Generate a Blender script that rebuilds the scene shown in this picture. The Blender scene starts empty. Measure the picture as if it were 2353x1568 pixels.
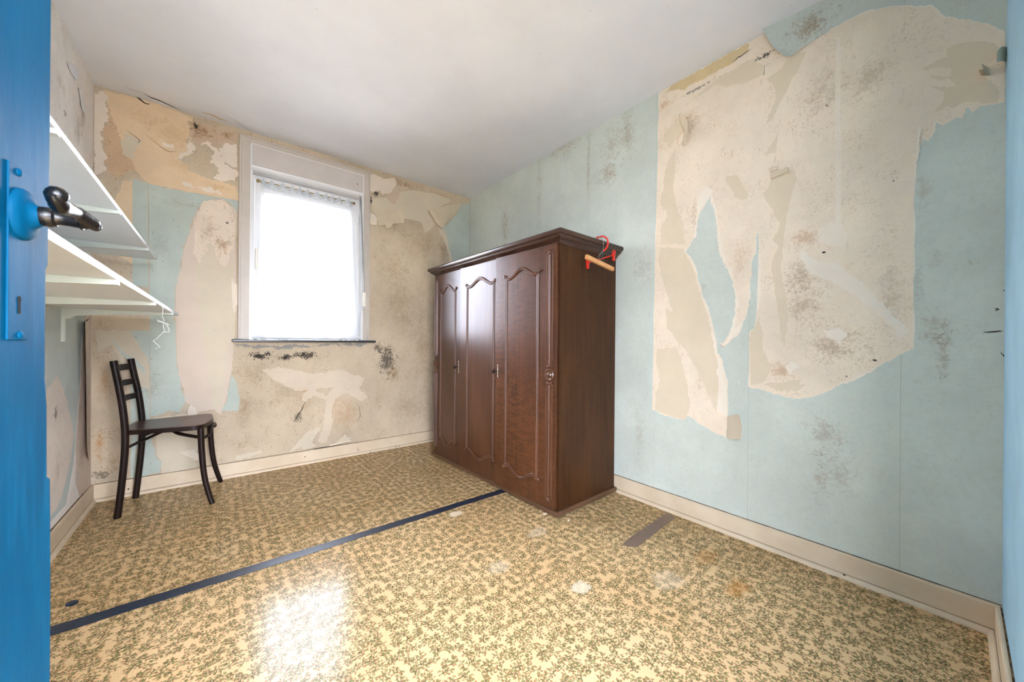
import bpy, bmesh, math, random
from mathutils import Vector, Matrix, noise
from mathutils.geometry import delaunay_2d_cdt
C = bpy.context.scene
COL = C.collection
PI = math.pi

# ------------------------------------------------------------------ room size (metres)
W, D, L, F, H = 2.0584, 3.2633, -0.5898, -0.0996, 2.5     # right, back, left, front planes, ceiling
CAM_H = 0.9765

# ------------------------------------------------------------------ camera
cam_d = bpy.data.cameras.new('camera'); cam = bpy.data.objects.new('camera', cam_d); COL.objects.link(cam)
C.camera = cam
cam_d.sensor_width = 36.0; cam_d.lens = 830.7 / 2353 * 36.0
cam_d.shift_y = 3.4 / 2353
cam_d.clip_start = 0.02
yaw, roll = math.radians(39.065), math.radians(0.483)
fw = Vector((math.sin(yaw), math.cos(yaw), 0)); r0 = Vector((math.cos(yaw), -math.sin(yaw), 0)); u0 = Vector((0, 0, 1))
Rv = r0 * math.cos(roll) + u0 * math.sin(roll); Uv = -r0 * math.sin(roll) + u0 * math.cos(roll)
cam.matrix_world = Matrix(((Rv.x, Uv.x, -fw.x, 0), (Rv.y, Uv.y, -fw.y, 0), (Rv.z, Uv.z, -fw.z, CAM_H), (0, 0, 0, 1)))
cam_d.dof.use_dof = True; cam_d.dof.focus_distance = 2.3; cam_d.dof.aperture_fstop = 9.0

# ------------------------------------------------------------------ light: an overcast sky through the window and through the doorway, trimmed by an added roof and walls
wd = bpy.data.worlds.new('sky'); C.world = wd; wd.use_nodes = True
wt = wd.node_tree; bg = wt.nodes['Background']
bg.inputs['Color'].default_value = (0.80, 0.85, 1.0, 1)
# overcast: three times brighter overhead than at the horizon, dull ground below it
wco = wt.nodes.new('ShaderNodeTexCoord'); wsp = wt.nodes.new('ShaderNodeSeparateXYZ'); wt.links.new(wco.outputs['Generated'], wsp.inputs[0])
wr_ = wt.nodes.new('ShaderNodeValToRGB'); wt.links.new(wsp.outputs['Z'], wr_.inputs[0])
SKY = 29.0
wr_.color_ramp.elements[0].position = 0.0; wr_.color_ramp.elements[0].color = (0.333, 0.333, 0.333, 1)
wr_.color_ramp.elements[1].position = 1.0; wr_.color_ramp.elements[1].color = (1, 1, 1, 1)
wgt = wt.nodes.new('ShaderNodeMath'); wgt.operation = 'GREATER_THAN'; wgt.inputs[1].default_value = -0.02; wt.links.new(wsp.outputs['Z'], wgt.inputs[0])
wmx = wt.nodes.new('ShaderNodeMapRange'); wmx.inputs[3].default_value = 0.22; wt.links.new(wgt.outputs[0], wmx.inputs[0]); wt.links.new(wr_.outputs[0], wmx.inputs[4])
wst = wt.nodes.new('ShaderNodeMath'); wst.operation = 'MULTIPLY'; wst.inputs[1].default_value = SKY; wt.links.new(wmx.outputs[0], wst.inputs[0])
wt.links.new(wst.outputs[0], bg.inputs['Strength'])

def area(name, loc, rot, sx, sy, power, col, portal=False):
    l = bpy.data.lights.new(name, 'AREA'); l.shape = 'RECTANGLE'; l.size = sx; l.size_y = sy
    l.energy = power; l.color = col
    o = bpy.data.objects.new(name, l); o.location = loc; o.rotation_euler = rot; COL.objects.link(o)
    if portal: l.cycles.is_portal = True
    return o
area('window_portal', (0.56, D + 0.13, 1.58), (-PI/2, 0, 0), 0.78, 1.25, 1, (1, 1, 1), True)
area('doorway_portal', (0.17, F-0.115, 0.99), (PI/2, 0, PI), 0.78, 1.98, 1, (1, 1, 1), True)

C.view_settings.view_transform = 'Standard'; C.view_settings.look = 'None'
C.view_settings.exposure = 1.85; C.view_settings.gamma = 1.0; C.view_settings.use_curve_mapping = False
C.cycles.use_denoising = True
C.cycles.use_adaptive_sampling = True; C.cycles.adaptive_threshold = 0.045
C.cycles.max_bounces = 9; C.cycles.diffuse_bounces = 5; C.cycles.glossy_bounces = 4; C.cycles.transparent_max_bounces = 12
C.cycles.sample_clamp_indirect = 6.0; C.cycles.caustics_reflective = False; C.cycles.caustics_refractive = False

# ------------------------------------------------------------------ measured shapes on the walls: (along wall, height) in metres
PATCHES = [
    ('r', 1, 'backing_right', 1, 'torn_backing', [(1.1409,2.4973),(0.9973,2.4967),(0.788,2.4991),(0.6759,2.4993),(0.6091,2.4995),(0.5667,2.5097),(0.5314,2.3474),(0.5046,2.323),(0.4819,2.3251),(0.4409,2.3326),(0.3867,2.3387),(0.3352,2.3459),(0.2808,2.3469),(0.2394,2.3437),(0.19,2.3254),(0.1203,2.2824),(0.0767,2.2498),(0.0597,2.2172),(0.039,2.1773),(0.0149,2.1588),(-0.0239,2.1291),(-0.0573,2.0943),(-0.0788,2.0649),(-0.1008,2.038),(-0.102,1.803),(-0.0659,1.8126),(-0.0478,1.8158),(-0.0423,1.8125),(-0.0293,1.8008),(-0.0217,1.8228),(-0.0122,1.8233),(-0.0066,1.7904),(0.0051,1.8022),(0.0129,1.7997),(0.0369,1.7909),(0.0534,1.8125),(0.0596,1.8078),(0.0648,1.7666),(0.076,1.749),(0.0868,1.7647),(0.0953,1.7344),(0.0994,1.7002),(0.1071,1.6704),(0.1093,1.51),(0.1089,1.3652),(0.108,1.3405),(0.1079,1.152),(0.1082,0.9668),(0.1264,0.9529),(0.1638,0.922),(0.213,0.885),(0.2648,0.8467),(0.3196,0.8085),(0.3482,0.7813),(0.4079,0.745),(0.4519,0.7308),(0.5048,0.7332),(0.5747,0.7501),(0.6531,0.7678),(0.6543,1.0406),(0.63,1.0576),(0.6231,1.1442),(0.619,1.3),(0.617,1.4383),(0.6161,1.4611),(0.6181,1.5411),(0.6345,1.4649),(0.6487,1.3734),(0.6497,1.348),(0.6567,1.2609),(0.6639,1.1822),(0.6674,1.1293),(0.6984,1.0414),(0.7638,0.9734),(0.774,0.9817),(0.7392,1.0421),(0.7168,1.1321),(0.7159,1.2224),(0.733,1.315),(0.7586,1.4011),(0.7847,1.4705),(0.7543,1.3654),(0.7797,1.4399),(0.7924,1.4513),(0.8015,1.526),(0.8108,1.6197),(0.8288,1.7166),(0.8424,1.7837),(0.8732,1.7388),(0.9093,1.6921),(0.9183,1.6562),(0.9363,1.5644),(0.9695,1.5228),(0.9839,1.4963),(0.99,1.52),(0.9497,1.4625),(0.9201,1.3886),(0.9072,1.3281),(0.8811,1.2379),(0.8436,1.1297),(0.8178,1.0247),(0.8066,0.9495),(0.7799,0.8573),(0.7554,0.7669),(0.7515,0.6939),(0.7524,0.5974),(0.7583,0.4907),(0.8119,0.5058),(0.8754,0.5337),(0.9325,0.5646),(0.96,0.573),(0.9668,0.5549),(0.9837,0.543),(1.0331,0.5499),(1.1084,0.5585),(1.1706,0.5744),(1.1659,0.9424),(1.1596,1.5211)]),
    ('r', 2, 'yellow_right', 1, 'torn_paper', [(1.1157,2.4736),(1.0682,2.494),(0.9973,2.4947),(0.8658,2.4913),(0.7549,2.495),(0.6759,2.4949),(0.6636,2.4836),(0.6756,2.4531),(0.7223,2.4466),(0.7463,2.4344),(0.7875,2.4316),(0.8564,2.4344),(0.9294,2.4374),(0.9772,2.4345),(0.9868,2.425),(1.0269,2.4515)]),
    ('r', 2, 'beige_right', 1, 'torn_paper', [(0.996,2.3412),(0.9287,2.3506),(0.8649,2.383),(0.7872,2.3951),(0.7219,2.3933),(0.6829,2.4054),(0.645,2.3999),(0.608,2.3438),(0.6005,2.2974),(0.6744,2.2963),(0.7535,2.3222),(0.821,2.3682),(0.9009,2.3551),(0.9763,2.3362)]),
    ('r', 2, 'beige_right', 1, 'torn_paper', [(0.4408,2.3075),(0.4654,2.2439),(0.4972,2.1983),(0.5233,2.1479),(0.5433,2.1092),(0.5636,2.0616),(0.5987,2.0447),(0.5708,2.0982),(0.5504,2.1539),(0.5577,2.2153),(0.5931,2.2681),(0.5309,2.2821),(0.4915,2.315)]),
    ('r', 2, 'beige_right', 1, 'torn_paper', [(0.5425,1.9943),(0.5627,1.9456),(0.5976,1.9017),(0.5693,1.8971),(0.5486,1.8904),(0.562,1.838),(0.5829,1.8251),(0.5722,1.8087),(0.5485,1.8822)]),
    ('r', 2, 'beige_right', 1, 'torn_paper', [(0.0303,2.0625),(0.0144,2.0651),(-0.009,2.0595),(-0.0466,2.0397),(-0.072,2.0193),(-0.0844,1.9967),(-0.0811,1.9665),(-0.0687,1.9562),(-0.058,1.9507),(-0.0527,1.924),(-0.0619,1.8949),(-0.0799,1.8555),(-0.0853,1.8233),(-0.0801,1.8113),(-0.0477,1.8248),(-0.0101,1.8501),(0.0132,1.8402),(0.0291,1.8545),(0.0412,1.8448),(0.0577,1.8465),(0.0414,1.8702),(0.0375,1.9061),(0.0666,1.944),(0.0336,1.9292),(0.0057,1.9109),(0.0136,1.9308),(0.0584,1.9715),(0.071,1.9883),(0.0217,1.9571),(0.0179,1.983),(0.038,2.0042),(0.0904,2.022),(0.0629,2.0285),(0.0261,2.0317)]),
    ('r', 2, 'beige_right', 1, 'torn_paper', [(0.7664,1.8608),(0.7177,1.8454),(0.7016,1.8029),(0.6625,1.7206),(0.6777,1.7079),(0.7168,1.7286),(0.7413,1.7806),(0.7703,1.8261)]),
    ('r', 2, 'beige_right', 1, 'torn_paper', [(0.5687,1.8075),(0.4749,1.7736),(0.4715,1.7407),(0.4872,1.6903),(0.4998,1.6221),(0.5058,1.5434),(0.5186,1.4657),(0.5277,1.3376),(0.5069,1.2218),(0.4962,1.1005),(0.5117,0.9641),(0.5256,1.037),(0.5437,1.1928),(0.5654,1.3368),(0.552,1.4071),(0.5386,1.4455),(0.5594,1.4744),(0.5326,1.5501),(0.5745,1.6436),(0.6034,1.7107),(0.5753,1.7517)]),
    ('r', 2, 'beige_right', 1, 'torn_paper', [(1.0391,2.1075),(1.0854,2.0551),(1.104,2.0008),(1.1107,1.9004),(1.1265,1.8538),(1.1206,1.8004),(1.0825,1.7284),(1.1197,1.697),(1.1294,1.5753),(0.9794,1.5444),(0.9903,1.6646),(1.0312,1.7747),(1.0526,1.8815),(1.0431,1.9788)]),
    ('r', 2, 'beige_right', 1, 'torn_paper', [(1.0254,2.2813),(0.9953,2.2571),(0.9899,2.2103),(1.0245,2.1713),(1.0808,2.1296),(1.108,2.2076),(1.0766,2.2549)]),
    ('r', 2, 'beige_right', 1, 'torn_paper', [(1.1283,1.5577),(0.99,1.52),(0.9696,1.4761),(0.9317,1.4002),(0.9148,1.3291),(0.8886,1.2386),(0.8526,1.1206),(0.8292,1.0059),(0.8043,0.8746),(0.7982,0.7628),(0.8058,0.6214),(0.8309,0.6649),(0.868,0.7561),(0.9157,0.8494),(0.9751,0.9462),(1.0371,1.0167),(1.0801,1.0691),(1.092,1.1949),(1.0488,1.1609),(1.0818,1.2671),(1.1155,1.3653),(1.1388,1.4747)]),
    ('r', 2, 'beige_right', 1, 'torn_paper', [(1.1453,0.9428),(1.0683,0.9547),(1.0209,0.9555),(0.9843,0.8455),(0.9534,0.7181),(0.9449,0.6497),(0.9503,0.5895),(0.9658,0.5551),(0.9817,0.5444),(1.0331,0.5509),(1.1084,0.5648),(1.1511,0.5741),(1.1452,0.6763),(1.1212,0.753),(1.1446,0.8575)]),
    ('r', 2, 'beige_right', 1, 'torn_paper', [(0.6139,1.1091),(0.5986,1.0396),(0.598,0.9537),(0.5758,0.9116),(0.5612,0.8699),(0.5823,0.8005),(0.6454,0.773),(0.6514,0.9526),(0.6497,1.0361)]),
    ('r', 2, 'beige_right', 1, 'torn_paper', [(0.575,0.7926),(0.5052,0.799),(0.4462,0.8245),(0.4524,0.7958),(0.4207,0.7989),(0.4651,0.7623),(0.5324,0.7632),(0.5967,0.782)]),
    ('r', 2, 'soft_right', 1.4, 'torn_lining', [(0.393,1.4923),(0.3638,1.5079),(0.3132,1.4952),(0.2858,1.4378),(0.3017,1.3976),(0.3517,1.4002),(0.3867,1.4376)]),
    ('r', 2, 'soft_right', 1.4, 'torn_lining', [(0.3377,2.3068),(0.3182,2.2904),(0.3208,2.2626),(0.2723,2.239),(0.318,2.2535),(0.3192,2.0116),(0.3146,1.7157),(0.316,1.5033),(0.3326,1.5001),(0.3366,1.9462)]),
    ('r', 3, 'white_right', 1.3, 'torn_lining', [(0.4437,1.413),(0.4058,1.3584),(0.3229,1.3199),(0.2674,1.2611),(0.2251,1.2051),(0.1845,1.1375),(0.1457,1.0796),(0.1176,1.031),(0.1452,0.9902),(0.1525,1.0316),(0.1842,1.0743),(0.2247,1.1405),(0.2777,1.1887),(0.3223,1.2308),(0.3809,1.2765),(0.4241,1.314),(0.4498,1.3661)]),
    ('r', 3, 'white_right', 1.3, 'torn_lining', [(0.3675,1.0432),(0.3212,1.0512),(0.293,1.0192),(0.3107,1.0007),(0.315,0.9631),(0.322,0.9969),(0.3555,1.0122)]),
    ('r', 3, 'white_right', 1.3, 'torn_lining', [(0.5057,0.8731),(0.466,0.8997),(0.4497,0.8764),(0.4658,0.8673),(0.4854,0.8376)]),
    ('r', 3, 'white_right', 1.3, 'torn_lining', [(0.8436,1.1277),(0.8178,1.02),(0.8048,0.9449),(0.7799,0.8527),(0.7571,0.7667),(0.7524,0.5993),(0.7651,0.6045),(0.8006,0.6269),(0.7947,0.7631),(0.7999,0.8748),(0.8265,1.0059)]),
    ('r', 3, 'white_right', 1.3, 'torn_lining', [(0.6164,1.4468),(0.6231,1.1442),(0.6178,1.1266),(0.6087,1.2124),(0.6048,1.3843)]),
    ('r', 3, 'white_right', 1.3, 'torn_lining', [(0.7846,1.4659),(0.7586,1.3965),(0.7329,1.3104),(0.7175,1.2225),(0.7185,1.1322),(0.7375,1.0439),(0.768,0.978),(0.757,0.9763),(0.7,1.0414),(0.6713,1.1251),(0.6947,1.0861),(0.7228,1.0554),(0.7103,1.1317),(0.7094,1.2218),(0.7281,1.3234),(0.7672,1.421)]),
    ('r', 3, 'white_right', 1, 'torn_lining', [(0.8605,1.8333),(0.8947,1.8209),(0.9125,1.7406),(0.9183,1.6543),(0.9354,1.5642),(0.9176,1.5699),(0.9046,1.686),(0.8732,1.7369),(0.8424,1.7818),(0.8295,1.8)]),
    ('r', 3, 'white_right', 1, 'torn_lining', [(0.8424,1.7856),(0.8288,1.7166),(0.8108,1.6197),(0.8015,1.526),(0.7924,1.4513),(0.7668,1.3745),(0.7798,1.4489),(0.7863,1.5228),(0.8024,1.6359),(0.8229,1.7333)]),
    ('r', 3, 'white_right', 1, 'torn_lining', [(0.1071,1.6704),(0.0994,1.7002),(0.0953,1.7344),(0.0905,1.804),(0.1,1.8084),(0.102,1.77),(0.1038,1.7052)]),
    ('b', 1, 'sand_back', 1, 'torn_paper', [(-0.5471,2.4822),(-0.4255,2.4946),(-0.2424,2.4909),(-0.1435,2.4717),(-0.1652,2.3661),(-0.1781,2.3018),(-0.1532,2.2209),(-0.2189,2.1769),(-0.1695,2.1559),(-0.1636,2.113),(-0.037,2.0901),(0.0855,2.0812),(0.1037,2.0192),(0.104,1.9794),(-0.0362,1.9747),(-0.2177,1.9714),(-0.3534,1.9726),(-0.3835,2.0035),(-0.4229,2.0475),(-0.4618,2.1319),(-0.4906,2.2451),(-0.5264,2.367)]),
    ('b', 1, 'sand_back', 1, 'torn_paper', [(-0.4655,1.9587),(-0.4254,1.9703),(-0.4223,1.4421),(-0.4769,1.4961),(-0.5415,1.4925),(-0.5773,1.4934),(-0.5828,1.6788),(-0.4976,1.8336)]),
    ('b', 2, 'rough_plaster', 2.6, 'bare_plaster', [(-0.5457,2.2381),(-0.5284,2.3932),(-0.5002,2.296),(-0.462,2.1731),(-0.4231,2.0753),(-0.418,2.0351),(-0.461,1.9944),(-0.4983,1.9697),(-0.5353,1.9993),(-0.5449,2.0905)]),
    ('b', 3, 'white_back', 2.2, 'torn_lining', [(-0.1026,2.2984),(-0.0738,2.3237),(-0.0321,2.2612),(-0.0554,2.1921),(-0.0076,2.1762),(-0.0371,2.1054),(0.0111,2.0884),(0.1028,2.1466),(0.0974,2.1928),(0.0225,2.2168),(-0.0023,2.2867),(-0.0505,2.3473),(-0.0913,2.3327)]),
    ('b', 3, 'white_back', 2.2, 'torn_lining', [(-0.1962,2.029),(-0.1293,2.0105),(-0.0364,1.9977),(0.0117,1.995),(-0.0067,2.029),(-0.1066,2.0214),(-0.1405,1.9999),(-0.1851,2.0055)]),
    ('b', 2, 'brown_back', 2.4, 'bare_plaster', [(-0.1658,2.4479),(-0.1036,2.4496),(-0.0394,2.4591),(0.0089,2.4308),(0.0829,2.4742),(0.091,2.3977),(0.0338,2.3616),(-0.0203,2.2806),(-0.0739,2.3313),(-0.114,2.2869),(-0.1539,2.3404)]),
    ('b', 2, 'blue_back', 0, 'wallpaper_strip', [(-0.4254,1.9828),(-0.3554,1.9749),(-0.3514,1.3087),(-0.4215,1.3155)]),
    ('b', 2, 'blue_back', 1, 'wallpaper_strip', [(-0.3534,1.9754),(-0.2604,1.967),(-0.1062,1.9715),(0.1014,1.9819),(0.0995,1.8826),(0.0676,1.9385),(0.0119,1.9685),(-0.0479,1.9547),(-0.1,1.8973),(-0.1393,1.805),(-0.1609,1.6807),(-0.1827,1.6171),(-0.1982,1.4664),(-0.2245,1.3306),(-0.2276,1.1394),(-0.2224,1.0367),(-0.2156,0.8137),(-0.1985,0.7085),(-0.1698,0.5563),(-0.1994,0.4964),(-0.243,0.5103),(-0.2855,0.4887),(-0.3353,0.4831)]),
    ('b', 1, 'blue_back', 0, 'wallpaper_strip', [(-0.4275,1.0311),(-0.3437,1.0333),(-0.3404,0.4838),(-0.4243,0.4799)]),
    ('b', 1, 'blue_back', 1, 'wallpaper_strip', [(-0.4243,0.4799),(-0.3394,0.4808),(-0.3131,0.2224),(-0.2867,0.1809),(-0.2916,0.1133),(-0.3655,0.101),(-0.422,0.0969)]),
    ('b', 2, 'dusk_back', 1, 'torn_paper', [(-0.5752,1.027),(-0.4275,1.0311),(-0.3702,0.8899),(-0.3423,0.8033),(-0.3415,0.6666),(-0.389,0.6842),(-0.4483,0.7791),(-0.5061,0.9465),(-0.5609,0.8921)]),
    ('b', 3, 'blue_back', 0.4, 'torn_paper', [(-0.5157,0.9944),(-0.4874,0.9465),(-0.4489,0.8838),(-0.4098,0.8551),(-0.3697,0.8042),(-0.3542,0.7463),(-0.4096,0.8198),(-0.4633,0.8771)]),
    ('b', 2, 'pink_back', 1, 'torn_lining', [(0.074,1.9243),(0.0241,1.967),(-0.042,1.9531),(-0.0966,1.8936),(-0.1348,1.803),(-0.1576,1.6814),(-0.1783,1.6149),(-0.1949,1.4639),(-0.2202,1.331),(-0.2233,1.1397),(-0.2181,1.0368),(-0.2123,0.8136),(-0.1941,0.7083),(-0.1664,0.556),(-0.1437,0.5386),(-0.1091,0.4815),(-0.0266,0.4954),(0.0162,0.4513),(0.0343,0.5205),(0.0703,0.7487),(0.0821,0.8846),(0.081,1.045),(0.0991,1.1891),(0.0908,1.6659),(0.097,1.882)]),
    ('b', 3, 'tan_back', 1, 'torn_paper', [(-0.126,1.4916),(-0.0978,1.5412),(-0.0698,1.6984),(-0.034,1.6282),(0.0148,1.5274),(0.0768,1.5048),(0.0904,1.3476),(0.0903,0.9977),(0.0556,0.9341),(0.0329,0.6361),(0.0035,0.4825),(-0.0268,0.5168),(-0.0641,0.8116),(-0.1012,1.1767)]),
    ('b', 4, 'rough_white', 2, 'bare_plaster', [(-0.0479,1.9485),(0.0119,1.9638),(0.0615,1.9212),(0.0898,1.8247),(0.0818,1.696),(0.0395,1.4996),(0.0028,1.5023),(-0.052,1.6634),(-0.0748,1.5753),(-0.1089,1.494),(-0.1323,1.596),(-0.1301,1.777),(-0.1,1.8897)]),
    ('b', 3, 'blue_back', 0.4, 'wallpaper_strip', [(0.0161,0.4781),(0.0466,0.5351),(0.0704,0.7327),(0.0988,0.683),(0.1202,0.5603),(0.1131,0.464),(0.0596,0.4748)]),
    ('b', 3, 'white_back', 1, 'torn_lining', [(-0.1604,0.4874),(-0.1437,0.5386),(-0.1208,0.5134),(-0.1087,0.428),(-0.1545,0.4565)]),
    ('b', 2, 'tan_back', 1, 'torn_paper', [(-0.3167,0.4765),(-0.1659,0.4775),(-0.0789,0.3162),(-0.1187,0.1851),(-0.1066,0.091),(-0.1968,0.0805),(-0.2831,0.0997),(-0.2815,0.1798),(-0.3048,0.2208)]),
    ('b', 3, 'white_back', 1, 'torn_lining', [(-0.1977,0.2302),(-0.1304,0.233),(-0.0956,0.1884),(-0.1012,0.1511),(-0.1585,0.1928)]),
    ('b', 2, 'tan_back', 1, 'torn_paper', [(1.0469,2.2326),(1.1454,2.2709),(1.2646,2.3217),(1.2916,2.3622),(1.4178,2.4153),(1.5279,2.4223),(1.6386,2.4449),(1.7298,2.4367),(1.8241,2.4246),(1.8037,2.3901),(1.6055,2.2555),(1.6059,2.2132),(1.6528,2.181),(1.6849,2.1163),(1.6532,2.1311),(1.5919,2.0617),(1.5541,2.033),(1.5311,2.0774),(1.5082,2.1283),(1.3845,2.1288),(1.3422,2.1262),(1.2799,2.1257),(1.1794,2.1161),(1.0826,2.1005),(1.0509,2.1252)]),
    ('b', 3, 'white_back', 1, 'torn_lining', [(1.0234,2.4423),(1.0733,2.4573),(1.144,2.4394),(1.243,2.4749),(1.2637,2.4278),(1.2371,2.374),(1.1974,2.3237),(1.1322,2.2999),(1.1126,2.3334),(1.0496,2.2907),(1.0245,2.303)]),
    ('b', 3, 'speckle_back', 2.2, 'bare_plaster', [(1.2436,2.3957),(1.2841,2.4403),(1.3534,2.4465),(1.4176,2.4371),(1.3539,2.3959),(1.2847,2.367),(1.2921,2.3089),(1.245,2.237),(1.2048,2.2402),(1.1647,2.2954),(1.2106,2.3338)]),
    ('b', 3, 'white_back', 1, 'torn_lining', [(1.0231,2.0996),(1.0637,2.1026),(1.0892,2.0699),(1.0834,2.0108),(1.0394,2.0079),(1.0238,2.0172)]),
    ('b', 2, 'blue_back', 0.3, 'wallpaper_strip', [(1.7409,2.1207),(1.9647,2.4153),(2.0584,2.4461),(2.0596,1.7809),(1.8766,1.7554),(1.8464,1.8324),(1.8078,1.9585),(1.7612,2.1103)]),
    ('b', 3, 'tan_back', 0.5, 'torn_paper', [(1.665,2.1336),(1.7329,2.1118),(1.7572,2.1095),(1.778,2.0627),(1.8078,1.9585),(1.8464,1.8324),(1.864,1.7536),(1.8264,1.7484),(1.8001,1.8985),(1.7418,2.0194),(1.6851,2.0948)]),
    ('b', 2, 'tan_back', 1, 'torn_paper', [(0.4228,0.0952),(0.4893,0.1824),(0.558,0.2505),(0.5868,0.2754),(0.5709,0.245),(0.6161,0.2749),(0.6557,0.2729),(0.5972,0.1864),(0.5877,0.1588),(0.6172,0.1318),(0.5847,0.1156),(0.5273,0.1114),(0.5145,0.1424),(0.4713,0.1215)]),
    ('b', 2, 'tan_back', 1, 'torn_paper', [(0.766,0.1288),(0.8363,0.1937),(0.851,0.1607),(0.8838,0.1516),(0.8512,0.1299),(0.7941,0.1279)]),
    ('b', 2, 'tan_back', 1, 'torn_paper', [(0.1015,0.1493),(0.1513,0.1464),(0.2573,0.1636),(0.2574,0.1399),(0.1782,0.1181),(0.1044,0.1161)]),
    ('b', 3, 'soft_back', 1.6, 'torn_lining', [(0.5876,0.5956),(0.6874,0.5214),(0.7416,0.5843),(0.9285,0.5706),(0.9893,0.5345),(1.0205,0.4843),(0.9747,0.4568),(0.848,0.5381),(0.7561,0.5003),(0.7292,0.4051),(0.7437,0.3132),(0.6903,0.1415),(0.6301,0.159),(0.6724,0.278),(0.6815,0.4104),(0.6876,0.4916),(0.6207,0.5272),(0.5881,0.5373)]),
    ('b', 3, 'soft_back', 1.4, 'torn_lining', [(0.5366,0.5705),(0.5941,0.5951),(0.5881,0.5373),(0.5435,0.4907),(0.5182,0.5003)]),
    ('b', 2, 'cement_back', 2, 'bare_plaster', [(0.0866,0.9454),(0.5918,0.9364),(0.9986,0.9634),(1.0358,0.956),(0.9549,0.9292),(0.7198,0.9545),(0.5304,0.9191),(0.4705,0.9295),(0.4123,0.9128),(0.2999,0.9297),(0.2195,0.9169),(0.1418,0.9361)]),
    ('b', 3, 'white_back', 2.2, 'torn_lining', [(-0.0083,2.2847),(0.0214,2.3729),(0.0911,2.3818),(0.0973,2.2087),(0.0347,2.2286)]),
    ('b', 3, 'white_back', 2.2, 'torn_lining', [(-0.1595,2.3383),(-0.1311,2.2885),(-0.1643,2.2172),(-0.1972,2.1767),(-0.219,2.1814),(-0.1755,2.2284)]),
    ('b', 2, 'white_back', 2.0, 'torn_lining', [(-0.5871,2.4484),(-0.5516,2.4775),(-0.5282,2.3663),(-0.5459,2.2783),(-0.5591,2.2197),(-0.5449,2.1039),(-0.5353,1.9993),(-0.5799,1.959),(-0.5898,2.1551)]),
    ('b', 3, 'tan_back', 2.0, 'torn_paper', [(-0.4625,2.2556),(-0.3848,2.2282),(-0.4235,2.1448),(-0.4136,2.1063),(-0.4617,2.1182),(-0.4762,2.1819)]),
    ('b', 3, 'brown_back', 2.4, 'bare_plaster', [(-0.0032,2.4263),(0.083,2.4584),(0.0833,2.4108),(0.0092,2.381)]),
    ('b', 3, 'white_back', 2.0, 'torn_lining', [(-0.2937,2.2606),(-0.241,2.2648),(-0.2355,2.2404),(-0.2883,2.2337)]),
    ('b', 3, 'soft_back', 1.8, 'torn_lining', [(0.2471,0.7581),(0.3847,0.7692),(0.5935,0.7089),(0.7883,0.7359),(1.0011,0.651),(0.9292,0.5424),(0.7226,0.5947),(0.5028,0.576),(0.3573,0.654)]),
    ('b', 3, 'white_back', 2.0, 'torn_lining', [(0.0687,1.4169),(0.1011,1.3738),(0.1046,1.2334),(0.0901,1.1699),(0.0722,1.2621)]),
    ('l', 1, 'blue_left', 0.3, 'wallpaper_strip', [(2.521,1.1261),(3.1104,1.1342),(3.0799,1.0229),(3.0376,0.7829),(2.9521,0.5117),(2.9273,0.3332),(2.807,0.1469),(2.6131,0.1436),(2.5174,0.154)]),
    ('l', 2, 'torn_left', 1, 'torn_lining', [(2.5245,0.7439),(2.6659,0.806),(2.76,0.7179),(2.8493,0.5972),(2.9236,0.4713),(2.8697,0.3482),(2.7532,0.2297),(2.6694,0.175),(2.517,0.1732)]),
    ('l', 2, 'pink_left', 1, 'torn_lining', [(3.1107,1.1219),(3.2266,1.1235),(3.2579,0.0965),(3.0245,0.1175),(2.9604,0.2086),(2.9647,0.3234),(2.9546,0.4187),(2.9968,0.5505),(3.031,0.7356),(3.0497,0.9262)]),
    ('l', 3, 'white_left', 1, 'torn_lining', [(2.751,2.333),(2.9005,2.4001),(2.9455,2.3921),(2.9393,2.3448),(2.9025,2.3265),(2.8178,2.3184)]),
    ('l', 3, 'white_left', 1, 'torn_lining', [(2.9554,2.3121),(3.0099,2.3227),(3.0605,2.2653),(3.0454,2.2169),(2.9962,2.2448)]),
]
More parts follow.
